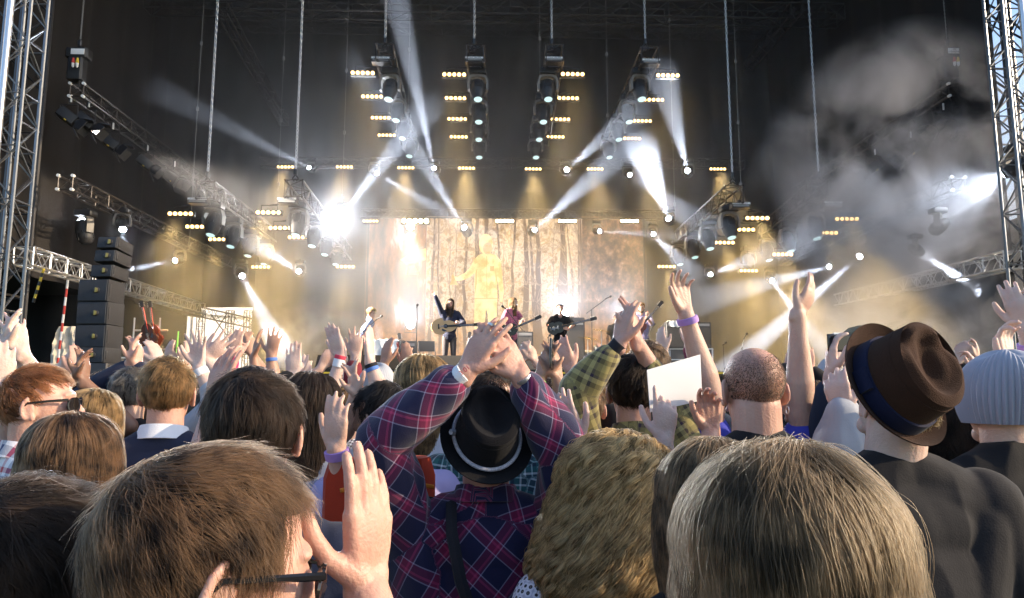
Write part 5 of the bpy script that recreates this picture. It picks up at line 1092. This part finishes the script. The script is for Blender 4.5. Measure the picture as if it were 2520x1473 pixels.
# ================================================================ the crowd (far to near)
def A(side, w, d, n, **k): return dict(side=side, w=w, d=d, n=n, **k)
UPV = (0, 0, 1)
fill = [ (60,950,6.2,'dark','black'),(140,962,5.2,'brown','navy'),(215,955,5.6,'sandy','maroon'),(300,948,6.0,'dark','steelblue'),(395,958,5.0,'black','charcoal'),(455,950,5.8,'brown','teal'),(560,955,5.2,'ash','navy'),(640,948,6.0,'dark','sand'),
 (700,952,5.4,'brown','black'),(765,948,5.0,'red','navy'),(835,956,5.6,'dark','charcoal'),(985,950,5.3,'brown','maroon'),(1060,956,5.8,'black','denim'),(1130,948,5.0,'dark','heather'),(1270,950,5.5,'brown','black'),(1345,956,5.0,'dark','navy'),(1430,948,5.6,'sandy','charcoal'),
 (1505,956,5.2,'brown','sand'),(1700,952,5.4,'dark','black'),(1760,958,5.0,'grey','denim'),(1935,962,5.2,'brown','charcoal'),(2030,956,5.6,'dark','navy'),(2105,962,5.0,'black','maroon'),(2400,970,5.4,'dark','teal'),(2460,962,5.0,'brown','black')]
fill2 = [(95,955,3.9,'black','burgundy',0),(160,965,3.7,'dark','sand',1),(250,950,4.3,'brown','teal',0),(365,952,4.0,'black','navy',1),(440,948,4.2,'sandy','charcoal',1),(520,945,4.6,'dark','blue',0),(605,950,4.3,'brown','pink',1),(668,955,4.0,'ash','black',0),(812,950,4.4,'dark','green',1),(905,948,4.8,'red','navy',0),(968,962,4.0,'black','lavender',1),(1112,955,4.2,'brown','greyknit',0),(1300,955,4.4,'black','maroon',1),(1382,962,3.9,'dark','sand',0),(1460,955,4.1,'brown','denim',1),(1655,955,4.3,'dark','burgundy',1),(1725,962,3.9,'sandy','navy',0),(1960,965,4.2,'black','charcoal',1),(2000,972,3.6,'brown','maroon',0),(2065,960,4.4,'dark','greyknit',1),(2380,975,4.2,'brown','navy',1),(2440,978,3.9,'black','sand',0)]
near2 = ['behind the check shirt at the left','between the check shirt and the golden hair','beside the balding man','left of the navy suit','right of the navy suit','behind the white wristband','under the watch hand','right of the blue bracelet','right of the white-banded wrist','under the braided bracelets','between beanie and streaked blond hair','right of the white tee','right of the black hat','behind the raised phone','beside the olive check elbow','behind the white sheet','between paper and bald head','under the raised arm on the right','in the dark gap right of the bald man','under the held-up small phone','right of the brown hat','left of the knitted beanie']
for k, (u, v, Y, h, sh, up) in enumerate(fill2):
    q = random.Random(k); ar = []
    if up:
        z = 30+q.random()*60; w_ = (u-22, v-z, Y-.2); ar = [dict(side='L', w=w_, d=(q.uniform(-.2,.5),0,1), n=(q.uniform(-.3,1),.7,0), curl=.2+.5*q.random(), spread=.04), dict(side='R', w=(u+18+q.random()*20, v-z+q.uniform(-15,15), Y-.2), d=(q.uniform(-.5,.2),0,1), n=(-q.uniform(-.3,1),.7,0), curl=.2+.5*q.random(), spread=.04)]
    person('%s person in a %s top %s' % ({'dark': 'dark-haired', 'brown': 'brown-haired', 'sandy': 'sandy-haired', 'black': 'black-haired', 'ash': 'ash-blond', 'red': 'red-haired'}[h], sh, near2[k]), (u, v+28, Y), yaw=(k*53) % 50-25, pitch=(k*7) % 12-8, hair=(('short', 'crop', 'long', 'shaggy')[k % 4], h), shirt=K[sh], skin=('fair', 'rosy', 'tan', 'pale')[k % 4], sleeve=('short', 'long')[k % 2], seed=k+150, arms=ar)
cw = {'dark': 'dark-haired', 'brown': 'brown-haired', 'sandy': 'sandy-haired', 'black': 'black-haired', 'ash': 'ash-blond', 'red': 'red-haired', 'grey': 'grey-haired'}
near = ['by the left tower','behind the man in sunglasses','far behind the blonde bob','under the loudspeaker stack','behind the man in the navy suit','below the white opening','left of the pink sleeve','under the small raised hands','below the hand with the blue bracelet','below the open palms','behind the raised white-banded wrist','right of the grey beanie','left of the clapping wristband','just left of the clapping hands','just right of the clapping hands','behind the phone','right of the raised phone','left of the olive check sleeve','behind the white paper','left of the bald man','right of the bald man','beside the blue sleeve','behind the dark phone sleeve','between brown hat and knitted beanie','at the far right edge']
for k, (u, v, Y, h, sh) in enumerate(fill):
    person('distant %s person in a %s top %s' % (cw[h], sh, near[k]), (u, v+22, Y), yaw=(k*37) % 30-15, hair=('short' if k % 3 else 'long', h), shirt=K[sh], skin=('fair', 'rosy', 'tan')[k % 3], sleeve=('short', 'long')[k % 2], seed=k+50)
# --- people whose raised hands stand over the heads
person('dark-skinned person clapping with a bracelet behind the man in sunglasses', (205,985,3.4), hair=('crop','black'), skin='dark', shirt=K['denim'], arms=[A('L',(178,938,3.1),(.35,0,1),(1,.3,0),bands=[B('black')]),A('R',(205,940,3.1),(-.1,.1,1),(-1,.3,0))])
person('person clapping with bare pale arms at the far left edge', (58,1010,2.75), hair=('short','brown'), skin='pale', shirt=K['black'], arms=[A('L',(8,868,2.5),(.12,0,1),(.8,.5,0),spread=.2),A('R',(52,868,2.5),(-.35,0,1),(-.6,.8,0),el=(98,955,2.6),spread=.2)])
person('person reaching up a bare pale arm, cut by the left edge', (-45,1060,2.4), hair=('short','dark'), skin='pale', shirt=K['charcoal'], arms=[A('R',(6,960,2.1),(-.1,0,1),(-.5,.8,0),el=(30,1080,2.2),bands=[B('red'),B('black',at=.045)])])
person('balding dark-haired man clapping in front of the loudspeaker stack', (264,975,3.5), hair=('crop','dark'), dens=.7, skin='rosy', shirt=K['navy'], sleeve='long', keepfn=lambda p,q: hair_keep(p,q)&~((p[:,2]>.085)&(p[:,1]>-.06)), arms=[A('L',(316,900,3.3),(.15,0,1),(.9,.4,0)),A('R',(338,902,3.3),(-.1,.0,1),(-.9,.4,0),curl=.5)])
person('man with greying brown hair left of the man in the navy suit', (328,972,3.25), hair=('short','grey'), shirt=K['black'], sleeve='long', hk=1.06)
person('person in grey knitted sleeve raising an open hand with a white wristband', (512,1010,3.05), hair=('short','grey'), shirt=K['greyknit'], sleeve='long', skin='pale', arms=[A('L',(490,906,2.9),(-.12,0,1),(-.25,-1,0),el=(540,1000,2.9),cuff=.42,spread=.35,curl=.05,bands=[B('white',width=.03)]),A('R',(505,884,3.1),(.75,0,.65),(-.4,.8,0),el=(570,960,3.1),cuff=.3,spread=.25,curl=.1)])
person('person in a pink sleeve raising a hand with a black watch', (592,985,3.6), hair=('short','dark'), shirt=K['pink'], sleeve='long', arms=[A('L',(571,884,3.4),(.1,0,1),(0,1,0),el=(545,925,3.4),cuff=.75,bands=[B('black',width=.03)])])
person('person raising a hand with a light blue bracelet above the messy dark hair', (690,985,3.9), hair=('short','brown'), shirt=K['sand'], skin='tan', arms=[A('R',(668,876,3.7),(.12,0,1),(0,1,0),spread=.25,thumb=1.1,el=(672,940,3.7),bands=[B('blue')]),A('L',(625,880,3.8),(.1,0,1),(.9,.3,0),el=(630,940,3.8))])
person('person showing two open palms right of the messy dark hair', (735,1000,3.3), hair=('short','dark'), skin='pale', shirt=K['black'], sleeve='long', arms=[A('L',(722,930,3.1),(-.05,0,1),(0,1,0),curl=.1),A('R',(752,945,3.2),(-.05,0,1),(0,1,0),curl=.3,size=.85)])
person('person stretching up a bare arm with red and white wristbands', (790,1020,3.2), hair=('long','brown'), skin='pale', shirt=K['white'], arms=[A('R',(840,878,3.1),(-.38,0,1),(.4,.9,0),el=(808,1000,3.1),curl=.1,spread=.05,bands=[B('white',width=.035,at=.03),B('red',at=.005)])])
person('person in a maroon sleeve raising a hand near the keyboard player', (850,1000,3.7), hair=('short','black'), shirt=K['maroon'], sleeve='long', arms=[A('R',(876,880,3.5),(0,0,1),(0,1,0),el=(862,945,3.5),cuff=.6,spread=.2)])
person('person pointing up a hand with braided bracelets beside the white towel', (955,1015,3.4), hair=('long','dark'), skin='pale', shirt=K['black'], arms=[A('L',(910,890,3.1),(-.05,0,1),(-.9,.4,0),el=(940,975,3.1),curl=.05,spread=.0,bands=[B('black'),B('blue',at=.035)])])
person('brown-haired person clapping low behind the black-haired profile', (868,1016,3.1), hair=('short','sandy'), shirt=K['gingham'], arms=[A('L',(872,982,2.7),(-.12,0,1),(.8,.5,0),el=(850,1060,2.8)),A('R',(890,985,2.7),(-.35,0,1),(-.8,.3,0),el=(915,1060,2.8))])
p = person('person in a two-tone grey knitted beanie', (928,990,3.3), hair=('crop','dark'), keepfn=lambda p,q: hair_keep(p,q)&(p[:,2]<.0), shirt=K['heather'], sleeve='long')
beanie(p, K['greyknit'], slouch=(0, 0, 0), top=.0, amp=.001, low=-.02)
person('woman with straight streaked blond hair in a white tee, near the monitors', (1045,962,2.6), yaw=8, hair=('long','blond'), hk=1.05, shirt=K['white'], shirt_kw=dict(amp=.008))
p = person('person holding up a black phone between two hands', (1352,1005,2.9), hair=('short','dark'), shirt=K['black'], skin='tan', arms=[A('L',(1330,930,2.7),(.3,0,1),(.7,.7,0),el=(1295,1010,2.7),bands=[B('green',width=.03)],curl=.3),A('R',(1372,935,2.7),(-.15,0,1),(-.7,.7,0),el=(1390,1020,2.7),curl=.35)])
person('person lifting a bare forearm right of the raised phone', (1440,1010,3.1), hair=('short','brown'), skin='rosy', shirt=K['charcoal'], arms=[A('L',(1405,912,2.95),(-.4,0,1),(.3,.9,0),el=(1450,985,2.95),curl=.4)])
ph = empty('mobile_phone', P(1358,872,2.66), 'black mobile phone held upright between two hands over the crowd', 'phone'); ph.rotation_euler = (0, R(6), R(75))
m = MB(); m.box((0, 0, 0), (.058, .009, .112), bev=.003); m.build('body', M['shine'], ph); m = MB(); m.box((0, -.0055, .004), (.05, .002, .086)); m.build('screen', M['darkglass'], ph)
person('tall brown-haired man behind the olive check shirt', (1597,908,3.25), hair=('shaggy','brown'), shirt=K['black'], byaw=0)
person('dark-haired man in an olive and yellow check shirt clapping overhead', (1556,966,2.4), yaw=3, hair=('short','dark'), hk=1.08, dens=1.2, shirt=K['yellowplaid'], sleeve='long', skin='rosy', collar=True, shirt_kw=dict(amp=.009, f=20),
 arms=[A('L',(1524,848,2.25),(.22,0,1),(.75,.6,0),el=(1424,962,2.3),cuff=.72,curl=.35,bands=[B('black',width=.03,at=.01),B('green',width=.022,at=.045)]),A('R',(1566,842,2.28),(-.14,0,1),(-.75,.6,0),el=(1650,985,2.4),curl=.3,cuff=.6)])
person('person in a blue tee with both bare arms raised high around the bald head', (1845,985,2.45), hair=('short','dark'), shirt=K['blue'], sleeve='short', skin='fair', arms=[A('L',(1688,775,2.3),(-.18,0,1),(.35,-.9,0),el=(1752,985,2.35),curl=.5,spread=.22,th=1.12,bands=[B('purple',width=.022,at=.02)]),A('R',(1962,775,2.3),(.55,0,.85),(-.5,.6,0),el=(1972,1010,2.35),curl=.35,spread=.05,th=1.12)])
bald = person('bald man in a black tee with a ring in his right ear', (1852,962,1.9), hair=None, skin='rosy', shirt=K['black'], shirt_kw=dict(amp=.006), neck=1.12, arms=[A('L',(1750,1068,2.08),(-.05,0,1),(0,-1,0),curl=.7,el=(1720,1150,2.0))])
m = MB(); c = V((.088, -.006, -.052)); m.tube([c+V((.002, .010*cos(a), .010*sin(a))) for a in np.linspace(0, 2*pi, 14, False)], .0016, 6, closed=True); worn(bald, m, 'earring', M['alu'])
def stubble(p):
    f = HairForm((.0762, .0962, .0842), None, (.01, -.07, .1), .1, .6, bump=0); rs = np.random.default_rng(4)
    fade = lambda q: np.clip((.075-(q[:, 2]+.55*q[:, 1]))/.06, 0, 1)*np.clip((q[:, 2]+.085)/.03, 0, 1)
    pts = strands(f, 'short', 12000, 1, .004, steps=3, seed=4, lift=.002, clump=0, messy=.4, spread=.0005, keep=lambda q, s: (q[:, 1] < .02) & (rs.random(len(q)) < fade(q)) & ~((np.abs(q[:, 0]) > .066) & (q[:, 1] > -.035) & (q[:, 2] < .0)))
    curves_obj('hair', pts, .00026, HM['dark'], p['root'], p['Rm'], p['hc'], p['off'])
stubble(bald)
person('person in a dark denim sleeve holding up a small phone left of the brown hat', (2120,1010,2.4), hair=('short','brown'), skin='pale', shirt=K['denim'], sleeve='long', arms=[A('L',(2046,925,2.2),(.05,0,1),(.8,-.1,0),el=(2040,1065,2.3),cuff=.72,curl=.65,thumb=1.0)])
ph = empty('mobile_phone', P(2072,845,2.2), 'small dark phone held sideways left of the brown felt hat', 'phone'); ph.rotation_euler = (0, 0, R(8))
m = MB(); m.box((0, 0, 0), (.1, .01, .056), bev=.003); m.build('body', M['shine'], ph); m = MB(); m.box((-.01, .0, .03), (.04, .012, .006)); m.build('top_edge', M['alu'], ph); m = MB(); m.box((0, -.006, 0), (.08, .002, .045)); m.build('screen', M['darkglass'], ph)
p = person('person in a patterned khaki cap mostly hidden by the brown felt hat', (2122,868,3.4), hair=('short','dark'), shirt=K['sand'])
m = MB(); m.lathe([(.088, .03), (.094, .06), (.088, .095), (.06, .12), (.02, .13), (0, .131)], 20, (0, -.012, 0), sy=1.16); m.box((0, .13, .035), (.12, .1, .006), bev=.002); M['camo'] = mat('khaki_print', (.16, .14, .09), .9, var=.6, scale=60); worn(p, m, 'cap', M['camo'])
person('person in a ribbed grey long sleeve with folded arm left of the brown hat', (2130,1100,2.15), hair=('long','ash'), shirt=K['greyknit'], sleeve='long', skin='pale', shirt_kw=dict(amp=.007, f=34), arms=[A('L',(2075,1020,2.0),(-.2,0,1),(.5,.8,0),el=(2062,1130,2.0),cuff=1.0,curl=.8,th=1.15)])
person('woman with long dark brown hair right of the brown hat', (2322,1062,2.25), hair=('long','dark'), shirt=K['black'])
person('person in a purple and green check shirt beside the knitted beanie', (2392,965,2.9), hair=('short','dark'), shirt=K['purpleplaid'], sleeve='long', arms=[A('R',(2400,925,2.7),(-.1,0,1),(-.6,.5,0),curl=.9,size=.8)])
person('person raising two bare arms with a purple band at the far right edge', (2570,985,2.2), hair=('short','brown'), skin='pale', shirt=K['lavender'], arms=[A('R',(2528,812,2.05),(-.25,0,1),(.5,.7,0),el=(2560,980,2.1),curl=.3,bands=[B('purple',at=.05)]),A('L',(2478,905,2.0),(-.02,0,1),(.3,-.7,0),el=(2500,1040,2.05),curl=[.9,.7,.6,.5],thumb=1.2)])
k = person('person in a slouchy ribbed grey knitted beanie and dark jacket', (2455,985,1.85), yaw=6, hair=('crop','dark'), keepfn=lambda p,q: hair_keep(p,q)&(p[:,2]<-.03), shirt=K['black'], sleeve='long', shirt_kw=dict(amp=.008))
K['rib'] = cloth('ribbed_wool', (.30, .33, .41), var=.12, scale=500); beanie(k, K['rib'], slouch=(-.01, -.06, -.01), k=1.12, rib=44, amp=.003, top=.0, low=-.06)
# --- middle rows
person('man with combed fair hair in a navy suit and white collar', (414,972,2.45), yaw=-12, hair=('short','sandy'), hk=1.05, dens=1.3, shirt=K['navy'], sleeve='long', collar=K['white'], shirt_kw=dict(amp=.004), skin='rosy')
person('woman with golden blond hair behind the man in the navy suit', (232,1042,2.7), hair=('long','blond'), shirt=K['black'])
p = person('man in dark sunglasses and a red, white and navy check shirt', (98,1000,2.15), yaw=72, byaw=35, pitch=-4, hair=('short','red'), hk=1.02, shirt=K['redplaid'], skin='rosy', collar=True, shirt_kw=dict(amp=.008), eyes=False); sunglasses(p)
person('woman with a golden brown bob in front of the check shirt', (184,1150,1.65), yaw=5, hair=('bob','brown'), hk=.93, dens=1.2, shirt=K['black'])
person('person with messy dark brown hair and a sunlit right ear', (626,1072,1.38), yaw=-8, hair=('shaggy','dark'), hk=.98, dens=1.3, shirt=K['navy'], skin='rosy', arms=[A('L',(524,1000,1.8),(.2,0,1),(.4,.9,0),el=(505,1150,1.7),curl=.25)])
person('woman with long dark brown hair raising a hand with a purple wristband', (768,1012,2.35), hair=('long','dark'), shirt=K['heather'], skin='fair', shirt_kw=dict(amp=.009), arms=[A('R',(828,1108,1.95),(-.04,0,1),(.25,.9,0),el=(862,1262,2.0),curl=.28,spread=.04,th=1.08,bands=[B('purple',width=.024,at=.012)])])
bpk = person('black-haired person in profile facing left', (938,1036,2.35), yaw=-58, hair=('short','black'), hk=1.07, shirt=K['lavender'], skin='tan')
mb = MB(); c = P(932,1330,2.02)-bpk['off']; rr_ = Matrix.Rotation(R(20), 3, 'Z'); mb.box(c, (.30, .15, .44), rr_, .05); M['packred'] = cloth('rust_red_nylon', (.38, .04, .015)); bp_ = mb.build('backpack', M['packred'], bpk['root'])
mb = MB(); mb.box(c+rr_ @ V((.03, -.085, -.03)), (.2, .03, .3), rr_, .012); mb.build('front_pocket', K['black'], bp_)
mb = MB(); mb.tube([c+rr_ @ V((x, -.08, .16-.9*x*x)) for x in np.linspace(-.12, .13, 9)], .006, 6); mb.build('piping', M['packtrim'] if 'packtrim' in M else cloth('orange_trim', (.7, .22, .03)), bp_)
person('dark-haired person in a green and white check shirt hidden by the black hat', (1212,1000,2.5), hair=('short','dark'), shirt=K['greenplaid'], sleeve='long')
person('small person holding up a white sheet of paper behind the curly hair', (1515,1200,2.15), hair=('short','ash'), shirt=K['gingham'], skin='pale', arms=[A('R',(1634,1085,2.0),(.08,0,1),(.1,.9,0),el=(1650,1230,2.0),curl=[.1,.9,1.0,1.0],thumb=.9),A('L',(1424,1092,2.0),(-.42,0,1),(.6,.6,0),el=(1470,1200,2.0),curl=.2,spread=.05)])
pm = MB(); c = P(1660,945,2.06); a, b, d_, e = [P(x, y, Yy)-c for x, y, Yy in ((1592,911,2.05),(1723,873,2.1),(1728,986,2.1),(1600,1015,2.05))]
nrm = (b-a).cross(d_-a).normalized()*.0012; pts = [a, b, d_, e]; pm.add([q-nrm for q in pts]+[q+nrm for q in pts], [(0, 1, 2, 3), (7, 6, 5, 4), (0, 4, 5, 1), (1, 5, 6, 2), (2, 6, 7, 3), (3, 7, 4, 0)])
o = pm.build('paper_sheet', M['white'], label='folded white sheet of paper held up beside the bald man', cat='paper', smooth=False); o.location = c
# --- man in the black hat
hm = person('man in a black felt hat and navy and red check shirt clapping overhead', (1196,1098,1.92), pitch=-34, hs=.93, hair=('crop','dark'), keepfn=lambda p,q: hair_keep(p,q)&(p[:,2]<.0), skin='rosy', shirt=K['hatplaid'], sleeve='long', collar=True, swid=.205, size=1.03, shirt_kw=dict(amp=.008, f=26, voxel=.0042), voxel=.0034, neck=1.05,
 arms=[A('L',(1146,918,1.78),(.55,.0,1),(.5,.8,-.1),el=(944,1082,1.84),cuff=.80,curl=.22,spread=.12,th=1.12,ring=True,size=1.05,bands=[dict(m=M['bandwhite'],at=.014,width=.026,r=.0255,text='SUN 13 01',tm=M['bandred'],face=(-.1,-1,.1),tsize=.017,tr=1.12,flip=1)]),
       A('R',(1282,928,1.80),(-.62,0,1),(-.5,.8,0),el=(1396,1122,1.86),cuff=.82,curl=.18,spread=.10,th=1.12,size=1.05,bands=[dict(m=M['alu'],at=.006,width=.012,r=.0245,name='bracelet')])])
M['feltblack'] = felt('black_felt', (.006, .006, .008)); M['cord'] = plaid('black_white_cord', .006, [(0, (.6, .6, .65)), (.5, (.05, .05, .07))]); M['cord'] = mat('checked_cord', (.4, .4, .45), .7, var=.8, scale=260)
ax = V((.10, -.74, .52)).normalized(); hat(hm, hm['hc']+hm['Rm'] @ V((0, -.012, .03))+ax*.012, ax, M['feltblack'], M['cord'], brim=.130, crown=.090, h=.112, cord=True, brim_up=.012, front=(-.2, .5, 1))
m = MB(); X_, F_ = hm['X'], hm['F']; sc0 = hm['sc']-hm['off']
m.tube([sc0+V(q) for q in ((-.09, -.03, .085), (-.085, -.10, .03), (-.06, -.135, -.08), (.0, -.142, -.24), (.07, -.13, -.4), (.13, -.1, -.52))], [.016]*6, 6)
o = m.build('bag_strap', M['bandblack'], hm['root'])
# --- man in the brown hat
fm = person('man in a brown felt hat and plain dark tee, back to us', (2206,985,1.56), yaw=-6, pitch=-24, hs=.93, hair=('crop','blond'), keepfn=lambda p,q: hair_keep(p,q)&(p[:,2]<.0), skin='pale', shirt=K['charcoal'], size=1.04, shirt_kw=dict(amp=.0048, f=26, voxel=.0045), neck=1.04, drop=.262, voxel=.004)
M['feltbrown'] = felt('brown_felt', (.040, .017, .009)); M['ribbon'] = cloth('navy_ribbon', (.008, .01, .035))
ax = V((.27, -.74, .36)).normalized(); hat(fm, fm['hc']+fm['Rm'] @ V((0, -.012, .03))+ax*.012+V((-.038, 0, 0)), ax, M['feltbrown'], M['ribbon'], brim=.132, crown=.098, h=.122, brim_up=.022, front=(-.1, .5, 1))
# --- nearest heads
person('woman with big frizzy golden curls in a white printed blouse', (1518,1224,1.75), yaw=4, hair=('curly','curly'), hk=1.16, dens=2.2, shirt=K['rosette'], shirt_kw=dict(amp=.004), skin='fair')
person('person with parted ash-blond hair between the curls and the big blond head', (1765,1262,1.25), yaw=20, hair=('bob','ash'), dens=.8, shirt=K['black'])
person('woman with smooth ash-blond hair filling the lower right foreground', (1936,1436,.61), yaw=3, hair=('bob','ash'), hk=.895, dens=1.1, shirt=K['charcoal'], hairkw=dict(length=.36, steps=18, lift=.008, clump=.6))
person('woman with a dark brown ponytail at the lower left', (66,1465,.84), yaw=15, hair=('shaggy','dark'), hk=1.03, dens=1.0, shirt=K['black'], hairkw=dict(length=.15, lift=.006, messy=.15))
fr = person('man with tousled brown hair and black sunglasses clapping in the lower left foreground', (522,1412,.745), yaw=58, byaw=30, pitch=8, hair=('shaggy','brown'), hk=.97, dens=1.0, shirt=K['steelblue'], skin='rosy', drop=.26, voxel=.0032,
 arms=[A('R',(900,1455,.87),(.02,0,1),(-.80,.55,0),el=(985,1800,.78),curl=.16,spread=.02,thumb=1.0,th=1.1,size=1.06)])
sunglasses(fr)
for s_ in STATS:
    if not 1.45 < s_[1] < 2.0: print('HEIGHT', s_)
# ================================================================ the band
def face_mic(*a): pass
M['jeans'] = cloth('grey_trousers', (.06, .055, .06)); M['khaki'] = cloth('khaki_trousers', (.22, .19, .15)); bw = dict(group='musicians on the stage', feet=DZ, eyes=True, voxel=.0085)
person('singer with long brown hair and beard in a navy jumper raising one arm', (1107,748,16.45), yaw=176, byaw=176, hair=('long','brown'), hk=.98, hairkw=dict(length=.3), skin='fair', shirt=K['navy'], sleeve='long', trousers=M['jeans'], beard='brown',
 arms=[A('R',(1071,729,16.3),(-.65,-.1,.8),(-.3,-1,0),el=(1082,757,16.4),cuff=.95,curl=.15),A('L',(1127,803,16.1),(-.2,-.3,.5),(0,1,0),el=(1141,795,16.4),curl=.9)], **bw)
person('guitarist with long hair in a burgundy check shirt turned to his right', (1264,745,16.5), yaw=130, byaw=130, hair=('long','sandy'), hk=.98, hairkw=dict(length=.3), skin='fair', shirt=K['burgplaid'], sleeve='short', trousers=M['trousers'], beard='sandy',
 arms=[A('R',(1248,820,16.15),(.4,-.2,-.4),(0,1,0),el=(1232,800,16.4),curl=.7),A('L',(1282,796,16.1),(.3,-.2,.6),(0,1,0),el=(1288,790,16.5),curl=1.0)], **bw)
bp = person('bassist with cropped hair and moustache in a black shirt', (1378,761,16.6), yaw=178, byaw=178, hair=('crop','black'), dens=.5, skin='rosy', shirt=K['black'], sleeve='half', trousers=M['trousers'],
 arms=[A('R',(1360,812,16.25),(.5,-.2,-.3),(0,1,0),el=(1350,800,16.5),curl=.6),A('L',(1398,812,16.2),(-.5,-.2,.2),(0,1,0),el=(1412,800,16.5),curl=.9)], **bw)
person('bearded guitarist in a blue and grey check shirt looking down', (1578,757,16.6), yaw=195, byaw=195, pitch=22, hair=('short','sandy'), skin='fair', shirt=K['blueplaid'], sleeve='half', trousers=M['jeans'], beard='sandy',
 arms=[A('R',(1562,815,16.2),(.4,-.2,-.3),(0,1,0),el=(1556,805,16.5),curl=.7),A('L',(1591,780,16.1),(.1,-.2,.8),(0,1,0),el=(1604,798,16.4),curl=1.0)], **bw)
person('keyboard player with blond bobbed hair bending over in a grey-blue shirt', (914,771,16.55), yaw=112, pitch=18, hair=('shaggy','blond'), hk=1.1, skin='fair', shirt=K['steelblue'], sleeve='half', trousers=M['khaki'], lean=(.3,.0,0), byaw=80,
 arms=[A('R',(905,845,16.2),(.4,-.1,-.7),(0,0,-1),el=(892,825,16.3),curl=.3),A('L',(912,842,16.5),(.4,0,-.7),(0,0,-1),el=(905,825,16.6),curl=.3)], **bw)
person('dark-haired drummer in black half hidden behind the clapping hands', (1518,785,18.6), yaw=185, byaw=185, hair=('shaggy','black'), skin='tan', shirt=K['black'], trousers=M['trousers'], legs=True, **{**bw, 'feet': DZ+.0})
